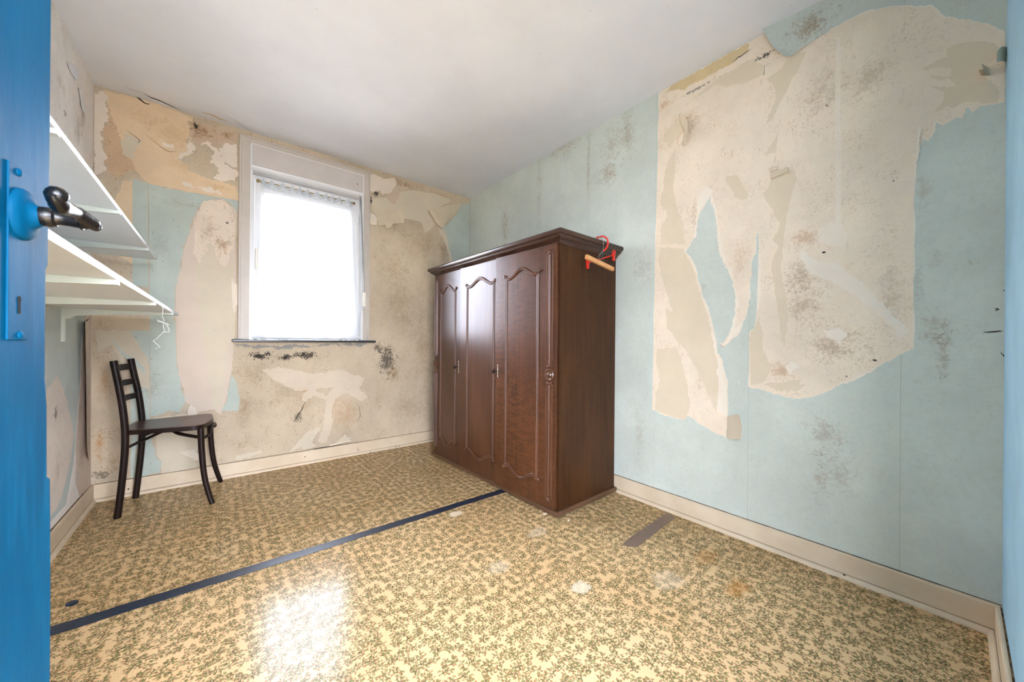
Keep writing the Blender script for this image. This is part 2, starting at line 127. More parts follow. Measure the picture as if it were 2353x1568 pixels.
FLAPS = [
    ('b', 'tan_curl', 'paper_curl', 0.0, [[(1.5872,2.2496,0.006),(1.6301,2.1958,0.006),(1.6736,2.1447,0.006),(1.7217,2.1116,0.006)],[(1.5664,2.2436,0.03),(1.6103,2.1921,0.03),(1.6574,2.1374,0.03),(1.713,2.1005,0.03)],[(1.5808,2.2443,0.05),(1.6387,2.2038,0.05),(1.6822,2.1462,0.05),(1.711,2.101,0.05)],[(1.6265,2.2692,0.05),(1.6815,2.2206,0.05),(1.7058,2.1548,0.05),(1.7221,2.1119,0.05)],[(1.7268,2.3253,0.045),(1.7355,2.245,0.045),(1.7363,2.1663,0.045),(1.739,2.1295,0.045)],[(1.8533,2.3826,0.03),(1.8333,2.2935,0.03),(1.7928,2.2113,0.03),(1.7552,2.1395,0.03)],[(1.971,2.4364,0.018),(1.9115,2.3374,0.018),(1.8366,2.2315,0.018),(1.7649,2.1459,0.018)]]),
    ('b', 'tan_curl', 'paper_curl', 0.0, [[(1.7372,2.3349,0.018),(1.8602,2.3878,0.018),(1.9797,2.4401,0.018)],[(1.7668,2.3581,0.008),(1.8827,2.4075,0.008),(2.0122,2.4565,0.008)],[(1.7939,2.3794,0.003),(1.9195,2.4271,0.003),(2.0707,2.4675,0.003)]]),
    ('b', 'tan_curl', 'paper_flap', 0.3, [[(1.0495,2.175,0.003),(1.1066,2.1632,0.003),(1.1711,2.1852,0.003)],[(1.0787,2.09,0.012),(1.1233,2.0905,0.012),(1.175,2.1184,0.012)],[(1.0991,2.0028,0.025),(1.1226,2.0116,0.025),(1.1464,2.0205,0.025)]]),
    ('b', 'tan_curl', 'paper_flap', 0.3, [[(1.1128,2.1841,0.003),(1.1712,2.1787,0.003),(1.1977,2.1588,0.003)],[(1.1335,2.0745,0.02),(1.1724,2.0832,0.02),(1.2185,2.0934,0.02)],[(1.1594,1.9879,0.04),(1.1919,2.003,0.04),(1.2219,2.0459,0.04)]]),
    ('b', 'tan_curl', 'paper_flap', 0.3, [[(1.1774,2.1799,0.004),(1.244,2.1695,0.004),(1.3117,2.239,0.004),(1.3313,2.2236,0.004)],[(1.2059,2.1042,0.018),(1.2593,2.1196,0.018),(1.3069,2.147,0.018),(1.3366,2.1504,0.018)],[(1.2271,2.0495,0.03),(1.2619,2.0569,0.03),(1.2992,2.0689,0.03),(1.3199,2.0713,0.03)]]),
    ('r', 'beige_right', 'paper_curl', 0.0, [[(1.0246,2.305,0.002),(1.0141,2.2453,0.002),(0.9937,2.1867,0.002),(1.0031,2.1267,0.002)],[(1.0037,2.2945,0.02),(0.9973,2.2355,0.02),(0.9772,2.1726,0.02),(0.9864,2.1084,0.02)],[(0.9791,2.2729,0.034),(0.9643,2.2291,0.034),(0.9589,2.1592,0.034),(0.9679,2.086,0.034)],[(0.9664,2.2509,0.03),(0.9555,2.2072,0.03),(0.9569,2.155,0.03),(0.9688,2.0878,0.03)]]),
    ('r', 'beige_right', 'paper_curl', 0.0, [[(1.0063,2.2714,0.002),(0.9826,2.2601,0.002)],[(1.0092,2.2471,0.012),(0.9698,2.2248,0.012)],[(0.9942,2.217,0.026),(0.9745,2.1934,0.026)]]),
    ('r', 'curl_cream', 'paper_curl', 0.5, [[(0.7546,0.5972,0.001),(0.7534,0.5561,0.001),(0.7555,0.4961,0.001)],[(0.7374,0.608,0.014),(0.7346,0.5613,0.014),(0.7423,0.489,0.014)],[(0.7106,0.6197,0.03),(0.7069,0.5686,0.03),(0.7161,0.4954,0.03)],[(0.6877,0.6275,0.05),(0.6795,0.572,0.05),(0.6868,0.5048,0.05)],[(0.6774,0.6271,0.062),(0.6646,0.5721,0.062),(0.6695,0.5105,0.062)]]),
    ('r', 'blue_right', 'paper_flap', 0.0, [[(0.3874,2.5089,0.0022),(0.3751,2.4092,0.0022),(0.3689,2.3447,0.0022)],[(0.4409,2.5109,0.006),(0.434,2.4089,0.006),(0.4153,2.3364,0.006)],[(0.4965,2.505,0.012),(0.4828,2.3988,0.012),(0.457,2.3232,0.012)],[(0.5476,2.5084,0.02),(0.5267,2.3989,0.02),(0.4868,2.31,0.02)],[(0.605,2.5082,0.034),(0.5567,2.3863,0.034),(0.5061,2.3083,0.034)]]),
    ('r', 'beige_right', 'paper_flap', 0.0, [[(-0.0634,1.9377,0.002),(-0.0653,1.9099,0.002)],[(-0.0574,1.9383,0.02),(-0.0612,1.9037,0.02)],[(-0.0468,1.9448,0.04),(-0.0563,1.8982,0.04)]]),
    ('r', 'curl_cream', 'paper_flap', 0.0, [[(-0.058,1.9378,0.002),(-0.0581,1.914,0.002)],[(-0.0467,1.9328,0.02),(-0.0486,1.9109,0.02)],[(-0.041,1.9295,0.03),(-0.0458,1.9065,0.03)]]),
    ('r', 'curl_cream', 'paper_flap', 0.4, [[(-0.1,1.9859,0.002),(-0.1002,1.9364,0.002)],[(-0.0886,1.9839,0.025),(-0.0888,1.9347,0.025)],[(-0.0777,1.9657,0.04),(-0.0779,1.9281,0.04)]]),
    ('l', 'pink_left', 'paper_flap', 0.3, [[(3.1978,1.1016,0.002),(3.2203,0.6668,0.002),(3.2423,0.2509,0.002)],[(3.0571,1.0715,0.02),(3.0774,0.6812,0.02),(3.1061,0.3074,0.02)],[(2.9698,1.0803,0.03),(2.9965,0.7369,0.03),(3.0249,0.3498,0.03)]]),
]
ROLLS = [('r', 'beige_right', (0.5671, 1.7775), (0.4999, 1.794), 0.01), ('r', 'beige_right', (0.5696, 1.8106), (0.5407, 1.8156), 0.007), ('r', 'beige_right', (0.5259, 1.7821), (0.4962, 1.7811), 0.006), ('r', 'white_right', (0.7847, 0.9815), (0.765, 0.967), 0.008), ('b', 'curl_cream', (0.716, 0.1166), (0.8782, 0.131), 0.008)]
STAINS = [
    ('r','blue',2.657,2.058,0.066,0.243,0.4675,'brown'),
    ('r','blue',2.19,2.232,0.042,0.398,0.255,'brown'),
    ('r','blue',1.914,2.507,0.203,0.134,0.3825,'brown'),
    ('r','blue',1.504,2.145,0.107,0.104,0.51,'brown'),
    ('r','blue',1.473,2.324,0.139,0.177,0.2975,'brown'),
    ('r','blue',1.353,2.36,0.064,0.227,0.3825,'brown'),
    ('r','blue',1.68,2.195,0.024,0.377,0.34,'brown'),
    ('r','blue',1.237,1.438,0.089,0.163,0.255,'brown'),  # darkish mark, partly the wardrobe's shadow put into the colour
    ('r','blue',0.426,2.409,0.108,0.088,0.6375,'brown'),
    ('r','blue',-0.027,1.272,0.009,0.015,0.765,'brown'),
    ('r','blue',0.058,1.05,0.053,0.081,0.3825,'brown'),
    ('r','blue',0.03,0.938,0.025,0.159,0.425,'brown'),
    ('r','blue',0.095,1.216,0.022,0.099,0.2975,'brown'),
    ('r','blue',0.36,0.585,0.087,0.113,0.3825,'brown'),
    ('r','blue',0.316,0.427,0.083,0.111,0.2975,'brown'),
    ('r','blue',0.377,0.39,0.03,0.134,0.34,'brown'),
    ('r','blue',0.053,1.292,0.021,0.048,0.2975,'brown'),
    ('r','blue',0.874,1.288,0.023,0.021,0.425,'brown'),
    ('r','blue',1.256,0.402,0.06,0.246,0.2125,'brown'),
    ('r','blue',0.086,1.56,0.027,0.099,0.255,'brown'),
    ('r','back',0.455,1.28,0.08,0.099,0.5,'brown'),
    ('r','back',0.439,1.16,0.094,0.118,0.4,'brown'),
    ('r','back',0.319,0.965,0.084,0.093,0.3,'brown'),
    ('r','back',0.516,0.859,0.067,0.061,0.5,'rust'),
    ('r','back',0.384,2.085,0.089,0.135,0.35,'brown'),
    ('r','back',0.234,2.068,0.089,0.125,0.3,'brown'),
    ('r','back',1.03,2.211,0.154,0.088,0.6,'rust'),
    ('r','back',1.088,0.772,0.054,0.309,0.35,'rust'),
    ('r','back',0.426,1.462,0.093,0.059,0.45,'rust'),
    ('r','back',0.921,1.681,0.071,0.121,0.3,'brown'),
    ('r','back',0.164,1.208,0.048,0.154,0.3,'brown'),
    ('r','back',0.344,0.983,0.171,0.093,0.25,'brown'),
    ('r','back',0.822,0.77,0.055,0.14,0.35,'rust'),
    ('r','back',0.692,1.4,0.049,0.133,0.3,'rust'),
    ('r','back',0.889,0.788,0.035,0.096,0.4,'rust'),
    ('r','back',0.604,2.384,0.046,0.017,0.9,'black'),
    ('r','back',0.907,2.397,0.117,0.012,0.6,'black'),
    ('r','back',1.103,2.403,0.068,0.036,0.6,'rust'),
    ('r','back',0.21,0.917,0.01,0.006,1.0,'black'),
    ('r','back',0.37,1.384,0.01,0.006,1.0,'black'),
    ('r','back',0.365,2.024,0.007,0.008,1.0,'brown'),
    ('r','back',0.152,1.635,0.004,0.005,1.0,'black'),
    ('r','back',0.162,1.625,0.003,0.004,1.0,'black'),
    ('r','back',0.459,1.165,0.006,0.004,1.0,'black'),
    ('r','back',0.293,0.846,0.004,0.006,1.0,'black'),
    ('b','plaster',0.243,0.862,0.096,0.042,1.0,'black'),
    ('b','plaster',0.399,0.846,0.063,0.034,1.0,'black'),
    ('b','plaster',0.533,0.864,0.103,0.041,1.0,'black'),
    ('b','plaster',1.193,0.798,0.1,0.178,0.8,'black'),
    ('b','plaster',1.113,0.917,0.07,0.078,0.7,'black'),
    ('b','plaster',1.254,0.677,0.073,0.12,0.6,'brown'),
    ('b','plaster',0.49,0.372,0.042,0.062,0.6,'black'),
    ('b','plaster',0.146,0.478,0.056,0.158,0.5,'brown'),
    ('b','plaster',0.186,0.729,0.129,0.128,0.3,'brown'),
    ('b','plaster',0.421,0.583,0.173,0.168,0.25,'brown'),
    ('b','plaster',0.537,0.574,0.137,0.242,0.35,'rust'),
    ('b','plaster',0.831,0.367,0.172,0.184,0.35,'rust'),
    ('b','plaster',-0.536,0.711,0.039,0.159,0.5,'rust'),
    ('b','plaster',-0.552,0.343,0.028,0.158,0.7,'rust'),
    ('b','plaster',-0.547,0.153,0.046,0.042,0.6,'black'),
    ('b','plaster',-0.497,0.227,0.045,0.08,0.35,'brown'),
    ('b','plaster',-0.481,2.144,0.046,0.134,0.4,'rust'),
    ('b','plaster',-0.105,2.406,0.09,0.074,0.8,'brown'),
    ('b','plaster',-0.129,2.427,0.018,0.024,1.0,'black'),
    ('b','plaster',0.033,2.427,0.043,0.031,0.8,'brown'),
    ('b','plaster',-0.527,2.231,0.025,0.016,1.0,'brown'),
    ('b','plaster',-0.012,2.289,0.094,0.091,0.3,'grey'),
    ('b','plaster',1.082,2.292,0.038,0.031,0.9,'black'),
    ('b','plaster',1.033,2.221,0.015,0.069,1.0,'black'),
    ('b','plaster',1.35,2.442,0.211,0.049,0.6,'brown'),
    ('b','plaster',1.708,2.435,0.192,0.043,0.6,'rust'),
    ('b','plaster',1.756,1.923,0.078,0.175,0.6,'brown'),
    ('b','plaster',1.489,1.917,0.266,0.25,0.3,'brown'),
    ('b','plaster',1.317,1.321,0.208,0.404,0.3,'brown'),
    ('b','plaster',1.533,0.916,0.135,0.505,0.35,'brown'),
    ('b','plaster',1.236,1.633,0.242,0.159,0.3,'brown'),
    ('b','plaster',1.458,0.336,0.263,0.208,0.3,'brown'),
    ('b','plaster',1.168,0.132,0.236,0.118,0.2,'brown'),
    ('b','plaster',0.597,2.524,0.28,0.017,0.4,'rust'),
    ('b','plaster',1.674,2.337,0.332,0.052,0.35,'rust'),
    ('b','plaster',0.742,0.449,0.083,0.181,0.25,'rust'),
    ('b','rough',0.015,1.655,0.072,0.067,0.6,'brown'),
    ('b','rough',-0.056,1.733,0.046,0.12,0.35,'brown'),
    ('b','rough',0.042,1.805,0.01,0.012,1.0,'black'),
    ('b','rough',-0.009,1.529,0.035,0.091,0.3,'rust'),
    ('b','rough',0.031,1.612,0.012,0.037,0.6,'rust'),
    ('b','blueb',-0.293,1.6,0.061,0.113,0.25,'grey'),
    ('b','blueb',-0.337,0.67,0.079,0.14,0.3,'brown'),
    ('b','blueb',-0.184,1.88,0.172,0.043,0.25,'brown'),
    ('b','blueb',1.861,1.718,0.152,0.134,0.3,'brown'),
    ('b','sand',-0.227,2.328,0.189,0.115,0.3,'rust'),
    ('b','sand',-0.375,2.386,0.117,0.083,0.25,'rust'),
    ('b','sand',-0.189,2.141,0.129,0.072,0.25,'rust'),
    ('b','sand',-0.01,2.046,0.094,0.036,0.35,'rust'),
    ('l','left',2.697,2.194,0.109,0.082,0.3,'brown'),
    ('l','left',2.973,2.091,0.092,0.138,0.4,'brown'),
    ('l','left',3.048,2.198,0.081,0.142,0.45,'brown'),
    ('l','left',2.83,1.94,0.068,0.065,0.3,'brown'),
    ('l','left',2.758,2.081,0.026,0.021,0.6,'black'),
    ('l','left',2.642,0.63,0.035,0.051,0.7,'black'),
    ('l','left',3.186,0.418,0.072,0.203,0.4,'brown'),
    ('l','left',3.06,0.323,0.066,0.097,0.4,'brown'),
    ('l','left',2.678,0.357,0.059,0.124,0.3,'brown'),
]
SEAMS = [2.2144, 1.6801, 1.1591, 0.657, 0.1376]
CRACKS = [('b', [(0.4574, 0.3363), (0.4786, 0.3761), (0.5124, 0.4292), (0.5216, 0.4569), (0.5435, 0.4943)], 0.006), ('b', [(0.9309, 0.2732), (0.9382, 0.3036), (0.9568, 0.3248), (0.9524, 0.4039), (0.9596, 0.4425)], 0.003), ('b', [(0.5913, 0.1072), (0.6838, 0.1055), (0.8806, 0.1003)], 0.006), ('b', [(-0.437, 2.5098), (-0.4027, 2.4974), (-0.3735, 2.4768), (-0.3499, 2.4813)], 0.008), ('b', [(-0.4544, 2.2748), (-0.3973, 2.2359), (-0.4048, 2.2112)], 0.003), ('b', [(-0.3684, 2.2795), (-0.2777, 2.2136), (-0.2192, 2.2191)], 0.0025), ('r', [(0.7422, 2.4301), (0.7222, 2.4422), (0.6755, 2.4487), (0.6619, 2.4532)], 0.004), ('r', [(0.6008, 2.3396), (0.599, 2.2966), (0.6076, 2.2931)], 0.002), ('r', [(-0.0556, 1.0248), (-0.0956, 1.0289)], 0.004), ('r', [(-0.0791, 1.1058), (-0.0863, 1.1041), (-0.0809, 1.0966)], 0.004), ('r', [(-0.0931, 0.9585), (-0.0977, 0.9467), (-0.1023, 0.9457), (-0.1023, 0.9558)], 0.004), ('r', [(-0.0959, 1.1654), (-0.1009, 1.1661), (-0.1005, 1.1614)], 0.004)]


# ------------------------------------------------------------------ object helpers
def link(o, parent=None):
    COL.objects.link(o)
    if parent: o.parent = parent
    return o
def obj(name, bm, mat, parent=None, smooth=False, loc=None, rz=0.0):
    me = bpy.data.meshes.new(name); bmesh.ops.recalc_face_normals(bm, faces=bm.faces[:]); bm.to_mesh(me); bm.free()
    if mat: me.materials.append(mat)
    if smooth:
        for p in me.polygons: p.use_smooth = True
        try: me.set_sharp_from_angle(angle=math.radians(38))
        except Exception: pass
    o = bpy.data.objects.new(name, me); link(o, parent)
    if loc: o.location = loc
    o.rotation_euler.z = rz
    return o
def empty(name, loc=(0, 0, 0), rz=0.0):
    o = bpy.data.objects.new(name, None); o.location = loc; o.rotation_euler.z = rz; o.empty_display_size = 0.1
    return link(o)
def tag(o, label, cat, group=None):
    o['label'] = label; o['category'] = cat
    if group: o['group'] = group
    return o
def struct(o, label=None):
    o['kind'] = 'structure'
    if label: o['label'] = label
    return o
def box(bm, x0, x1, y0, y1, z0, z1, bev=0.0, seg=2):
    r = bmesh.ops.create_cube(bm, size=1.0)
    bmesh.ops.scale(bm, vec=(abs(x1-x0), abs(y1-y0), abs(z1-z0)), verts=r['verts'])
    bmesh.ops.translate(bm, vec=((x0+x1)/2, (y0+y1)/2, (z0+z1)/2), verts=r['verts'])
    if bev:
        es = list({e for v in r['verts'] for e in v.link_edges})
        bmesh.ops.bevel(bm, geom=es, offset=bev, segments=seg, affect='EDGES', profile=0.5)
    return bm
def boxo(name, b, mat, parent=None, bev=0.0, **k):
    bm = bmesh.new(); box(bm, *b, bev=bev); return obj(name, bm, mat, parent, **k)
def cyl(bm, p0, p1, r0, r1=None, n=16):
    return tube(bm, [p0, p1], [r0, r0 if r1 is None else r1], n)
def tube(bm, pts, rad, n=10, flat=None, cap=True):
    """sweep a circle (or an ellipse: flat=(a,b) multipliers) along pts"""
    pts = [Vector(p) for p in pts]
    if not isinstance(rad, (list, tuple)): rad = [rad]*len(pts)
    rings = []; up = None
    for i, p in enumerate(pts):
        t = (pts[min(i+1, len(pts)-1)] - pts[max(i-1, 0)]).normalized()
        if up is None:
            up = Vector((0, 0, 1)) if abs(t.z) < 0.9 else Vector((1, 0, 0))
        s = t.cross(up).normalized(); up = s.cross(t).normalized()
        a, b = flat if flat else (1, 1)
        rings.append([bm.verts.new(p + s*math.cos(2*PI*k/n)*rad[i]*a + up*math.sin(2*PI*k/n)*rad[i]*b) for k in range(n)])
    for i in range(len(rings)-1):
        for k in range(n):
            bm.faces.new((rings[i][k], rings[i][(k+1) % n], rings[i+1][(k+1) % n], rings[i+1][k]))
    if cap:
        bm.faces.new(rings[0][::-1]); bm.faces.new(rings[-1])
    return bm
def lathe(bm, prof, axis_o, axis_d, n=24):
    """prof: (radius, distance along axis)"""
    o = Vector(axis_o); d = Vector(axis_d).normalized()
    a = d.orthogonal().normalized(); b = d.cross(a)
    rings = [[bm.verts.new(o + d*t + (a*math.cos(2*PI*k/n) + b*math.sin(2*PI*k/n))*max(r, 1e-4)) for k in range(n)] for r, t in prof]
    for i in range(len(rings)-1):
        for k in range(n):
            bm.faces.new((rings[i][k], rings[i][(k+1) % n], rings[i+1][(k+1) % n], rings[i+1][k]))
    bm.faces.new(rings[0][::-1]); bm.faces.new(rings[-1])
    return bm
def prism(bm, poly, to3, depth):
    """poly: 2-D outline; to3(u, v, w) -> point; from w=0 to w=depth"""
    a = [bm.verts.new(to3(u, v, 0)) for u, v in poly]; b = [bm.verts.new(to3(u, v, depth)) for u, v in poly]
    n = len(poly)
    for i in range(n): bm.faces.new((a[i], a[(i+1) % n], b[(i+1) % n], b[i]))
    f = [bm.faces.new(a[::-1]), bm.faces.new(b)]
    for q in f: q.normal_update()
    bmesh.ops.triangulate(bm, faces=f)
    return bm
def smooth_path(pts, k=6):
    P = [Vector(p) for p in pts]; out = []
    for i in range(len(P)-1):
        p0, p1, p2, p3 = P[max(i-1, 0)], P[i], P[i+1], P[min(i+2, len(P)-1)]
        for j in range(k):
            t = j/k
            out.append(0.5*((2*p1) + (p2-p0)*t + (2*p0-5*p1+4*p2-p3)*t*t + (3*p1-p0-3*p2+p3)*t**3))
    out.append(P[-1]); return out
def lin(c):
    c = c/255.0
    return c/12.92 if c <= 0.04045 else ((c+0.055)/1.055)**2.4
def rgb(r, g, b): return (lin(r), lin(g), lin(b), 1.0)

# ------------------------------------------------------------------ material helpers
class NT:
    def __init__(s, name):
        s.m = bpy.data.materials.new(name); s.m.use_nodes = True; s.t = s.m.node_tree; s.n = s.t.nodes
        s.b = s.n['Principled BSDF']; s.out = s.n['Material Output']
        s.co = s.n.new('ShaderNodeTexCoord').outputs['Object']
    def lk(s, a, b): s.t.links.new(a, b)
    def put(s, node, key, v):
        if hasattr(v, 'is_linked'): s.lk(v, node.inputs[key])
        elif v is not None: node.inputs[key].default_value = v
    def math(s, op, a, b=None, c=None, clamp=False):
        n = s.n.new('ShaderNodeMath'); n.operation = op; n.use_clamp = clamp
        s.put(n, 0, a); s.put(n, 1, b); s.put(n, 2, c); return n.outputs[0]
    def vmath(s, op, a, b=None):
        n = s.n.new('ShaderNodeVectorMath'); n.operation = op; s.put(n, 0, a); s.put(n, 1, b)
        return n.outputs['Value'] if op in ('LENGTH', 'DISTANCE', 'DOT_PRODUCT') else n.outputs[0]
    def mapping(s, v, scale=(1, 1, 1), loc=(0, 0, 0), rot=(0, 0, 0)):
        n = s.n.new('ShaderNodeMapping'); s.lk(v, n.inputs[0])
        n.inputs['Location'].default_value = loc; n.inputs['Rotation'].default_value = rot; n.inputs['Scale'].default_value = scale
        return n.outputs[0]
    def noise(s, scale, detail=4, rough=0.55, v=None, stretch=None, dist=0.0):
        v = v or s.co
        if stretch: v = s.mapping(v, stretch)
        n = s.n.new('ShaderNodeTexNoise'); s.lk(v, n.inputs['Vector'])
        n.inputs['Scale'].default_value = scale; n.inputs['Detail'].default_value = detail
        n.inputs['Roughness'].default_value = rough; n.inputs['Distortion'].default_value = dist
        return n.outputs['Fac']
    def step(s, x, a, b):
        n = s.n.new('ShaderNodeMapRange'); n.interpolation_type = 'SMOOTHSTEP'
        s.put(n, 0, x); n.inputs[1].default_value = a; n.inputs[2].default_value = b
        n.inputs[3].default_value = 0.0; n.inputs[4].default_value = 1.0; return n.outputs[0]
    def mix(s, fac, a, b, mode='MIX'):
        n = s.n.new('ShaderNodeMix'); n.data_type = 'RGBA'; n.blend_type = mode
        s.put(n, 0, fac); s.put(n, 6, a); s.put(n, 7, b); return n.outputs[2]
    def bump(s, h, strength=0.3, dist=0.002, normal=None):
        n = s.n.new('ShaderNodeBump'); s.lk(h, n.inputs['Height']); n.inputs['Strength'].default_value = strength
        n.inputs['Distance'].default_value = dist
        if normal: s.lk(normal, n.inputs['Normal'])
        s.lk(n.outputs[0], s.b.inputs['Normal']); return n.outputs[0]
    def fin(s, col, rough=0.6, spec=0.5, coat=0.0, metal=0.0):
        s.put(s.b, 'Base Color', col); s.put(s.b, 'Roughness', rough); s.put(s.b, 'Specular IOR Level', spec)
        s.b.inputs['Metallic'].default_value = metal; s.b.inputs['Coat Weight'].default_value = coat
        s.b.inputs['Coat Roughness'].default_value = 0.12
        return s.m

def simple(name, c, rough=0.5, spec=0.5, metal=0.0, coat=0.0, var=0.06, scale=8.0, bump=0.0, bscale=60.0):
    t = NT(name); a = rgb(*c); k = t.noise(scale, 5)
    d = tuple(x*(1-var*2.2) for x in a[:3]) + (1,)
    col = t.mix(t.step(k, 0.3, 0.75), d, a)
    if bump: t.bump(t.noise(bscale, 4), bump)
    return t.fin(col, rough, spec, coat, metal)

STC = {'brown': rgb(138, 104, 62), 'rust': rgb(182, 132, 76), 'black': rgb(46, 40, 34), 'grey': rgb(120, 118, 112)}
def stains(t, col, wall, name):
    """marks with a place of their own on a wall: mould, rust, dirt, one partly painted shadow"""
    lst = [s for s in STAINS if s[0] == wall and s[1] == name]
    if not lst: return col
    wob = t.noise(26, 6, 0.7); fine = t.noise(95, 4, 0.75)
    tex = t.math('MULTIPLY_ADD', t.math('SUBTRACT', fine, 0.5), 3.4, t.math('MULTIPLY_ADD', t.math('SUBTRACT', wob, 0.5), 2.6, 0.72))
    for _, _, u, v, ru, rv, st, cn in lst:
        if wall == 'r': p = t.mapping(t.co, (0, 1/ru, 1/rv), (0, -u/ru, -v/rv))
        elif wall == 'b': p = t.mapping(t.co, (1/ru, 0, 1/rv), (-u/ru, 0, -v/rv))
        else: p = t.mapping(t.co, (0, 1/ru, 1/rv), (0, -u/ru, -v/rv))
        dist = t.vmath('LENGTH', p)
        small = max(ru, rv) < 0.013
        m = t.step(t.math('SUBTRACT', t.math('MULTIPLY', tex, 0.8 if small else 1.0), dist), -0.35 if small else (0.0 if cn == 'black' else -0.15), 0.35 if small else (0.45 if cn == 'black' else 0.95))
        col = t.mix(t.math('MULTIPLY', m, st), col, STC[cn])
    return col

def paper(name, c, wall, st=None, dark=None, mott=0.5, fibre=0.25, specks=0.0, rough=0.75, vertical=1.0, soft=0.12):
    """old paper or plaster on one wall: base colour, cloudy wear, brown fibre mottling, specks and its own stains"""
    t = NT(name); base = rgb(*c); dk = rgb(*dark) if dark else tuple(x*0.72 for x in base[:3])+(1,)
    big = t.noise(2.3, 5, 0.6); mid = t.noise(11, 6, 0.65, stretch=(1, 1, 1/vertical)); fin = t.noise(130, 5, 0.75)
    lite = tuple(min(1, x*1.08) for x in base[:3])+(1,); lo = tuple(x*(1-soft) for x in base[:3])+(1,)
    col = t.mix(t.step(big, 0.3, 0.7), lo, lite)
    if mott:
        zone = t.step(mid, 0.42, 0.68)
        grain = t.step(fin, 0.5, 0.66)
        col = t.mix(t.math('MULTIPLY', t.math('MULTIPLY', zone, grain), mott), col, dk)
        g2 = t.step(t.noise(48, 6, 0.7, stretch=(1, 1, 0.35)), 0.56, 0.72)
        col = t.mix(t.math('MULTIPLY', t.math('MULTIPLY', g2, t.step(t.noise(3.7, 4), 0.4, 0.62)), mott*0.55), col, dk)
    if fibre:
        fb = t.noise(210, 3, 0.6, dist=1.6)
        ln = t.math('SUBTRACT', 1.0, t.step(t.math('ABSOLUTE', t.math('SUBTRACT', fb, 0.5)), 0.0, 0.035))
        msk = t.step(t.noise(60, 2), 0.5, 0.6)
        col = t.mix(t.math('MULTIPLY', t.math('MULTIPLY', ln, msk), fibre), col, dk)
    if specks:
        vo = t.n.new('ShaderNodeTexVoronoi'); t.lk(t.co, vo.inputs['Vector']); vo.inputs['Scale'].default_value = 42
        sep = t.n.new('ShaderNodeSeparateColor'); t.lk(vo.outputs['Color'], sep.inputs[0])
        near = t.math('LESS_THAN', t.math('ADD', vo.outputs['Distance'], t.math('MULTIPLY', fin, 0.15)), 0.2)
        col = t.mix(t.math('MULTIPLY', t.math('MULTIPLY', near, t.math('LESS_THAN', sep.outputs[0], specks)), 0.75), col, rgb(96, 74, 50))
    if st: col = stains(t, col, wall, st)
    hgt = t.math('ADD', fin, t.math('MULTIPLY', mid, 1.6))
    t.bump(hgt, 0.22, 0.003)
    return t.fin(col, rough, 0.25)

M = {}
# right wall
M['blue_right'] = paper('blue_paper_right', (203, 209, 197), 'r', 'blue', (146, 142, 112), 0.22, 0.3, 0.05, vertical=2.5, soft=0.08)
M['backing_right'] = paper('cream_backing_right', (238, 222, 198), 'r', 'back', (176, 140, 98), 0.6, 0.15, 0.05, soft=0.1)
M['beige_right'] = paper('beige_paper_right', (222, 206, 178), 'r', None, (200, 180, 148), 0.12, 0.05, 0.0, soft=0.05)
M['yellow_right'] = paper('yellowed_paper_right', (216, 194, 150), 'r', None, (184, 146, 92), 0.5, 0.05, 0.0)
M['white_right'] = paper('white_lining_right', (238, 226, 207), 'r', None, (214, 198, 176), 0.2, 0.05, 0.0, soft=0.05)
M['soft_right'] = paper('scraped_lining_right', (238, 224, 203), 'r', None, (196, 176, 150), 0.35, 0.1, 0.0, soft=0.06)
M['soft_back'] = paper('scraped_lining_back', (208, 193, 169), 'b', None, (180, 158, 130), 0.4, 0.1, 0.03, soft=0.08)
M['curl_cream'] = simple('cream_paper_back', (232, 220, 196), 0.8, 0.2, var=0.04, bump=0.1)
# back wall
M['plaster_back'] = paper('stained_plaster_back', (202, 185, 158), 'b', 'plaster', (138, 110, 80), 1.0, 0.2, 0.14, vertical=1.8, soft=0.2)
M['sand_back'] = paper('sand_paper_back', (222, 196, 160), 'b', 'sand', (186, 154, 114), 0.45, 0.05, 0.02)
M['rough_plaster'] = paper('orange_plaster_back', (206, 176, 142), 'b', None, (146, 106, 72), 0.95, 0.1, 0.1)
M['white_back'] = paper('white_lining_back', (226, 213, 194), 'b', None, (196, 176, 150), 0.35, 0.05, 0.03)
M['brown_back'] = paper('brown_plaster_back', (200, 176, 148), 'b', 'plaster', (134, 104, 78), 0.9, 0.1, 0.1)
M['blue_back'] = paper('blue_paper_back', (184, 193, 181), 'b', 'blueb', (150, 150, 130), 0.25, 0.25, 0.06)
M['dusk_back'] = paper('grey_beige_paper_back', (202, 190, 166), 'b', 'plaster', (160, 140, 112), 0.3, 0.05, 0.05)
M['pink_back'] = paper('pinkish_lining_back', (208, 192, 173), 'b', None, (196, 176, 152), 0.2, 0.05, 0.02, soft=0.06)
M['tan_back'] = paper('tan_paper_back', (206, 194, 170), 'b', None, (180, 162, 132), 0.2, 0.05, 0.02, soft=0.06)
M['rough_white'] = paper('speckled_plaster_back', (226, 210, 188), 'b', 'rough', (160, 120, 92), 0.7, 0.1, 0.14)
M['speckle_back'] = paper('brown_speckled_plaster', (206, 186, 164), 'b', 'plaster', (128, 100, 80), 0.9, 0.1, 0.1)
M['cement_back'] = paper('grey_cement', (150, 146, 138), 'b', None, (110, 104, 96), 0.7, 0.0, 0.0)
M['tan_curl'] = simple('tan_paper_back_side', (212, 198, 170), 0.8, 0.2, var=0.05, bump=0.1)
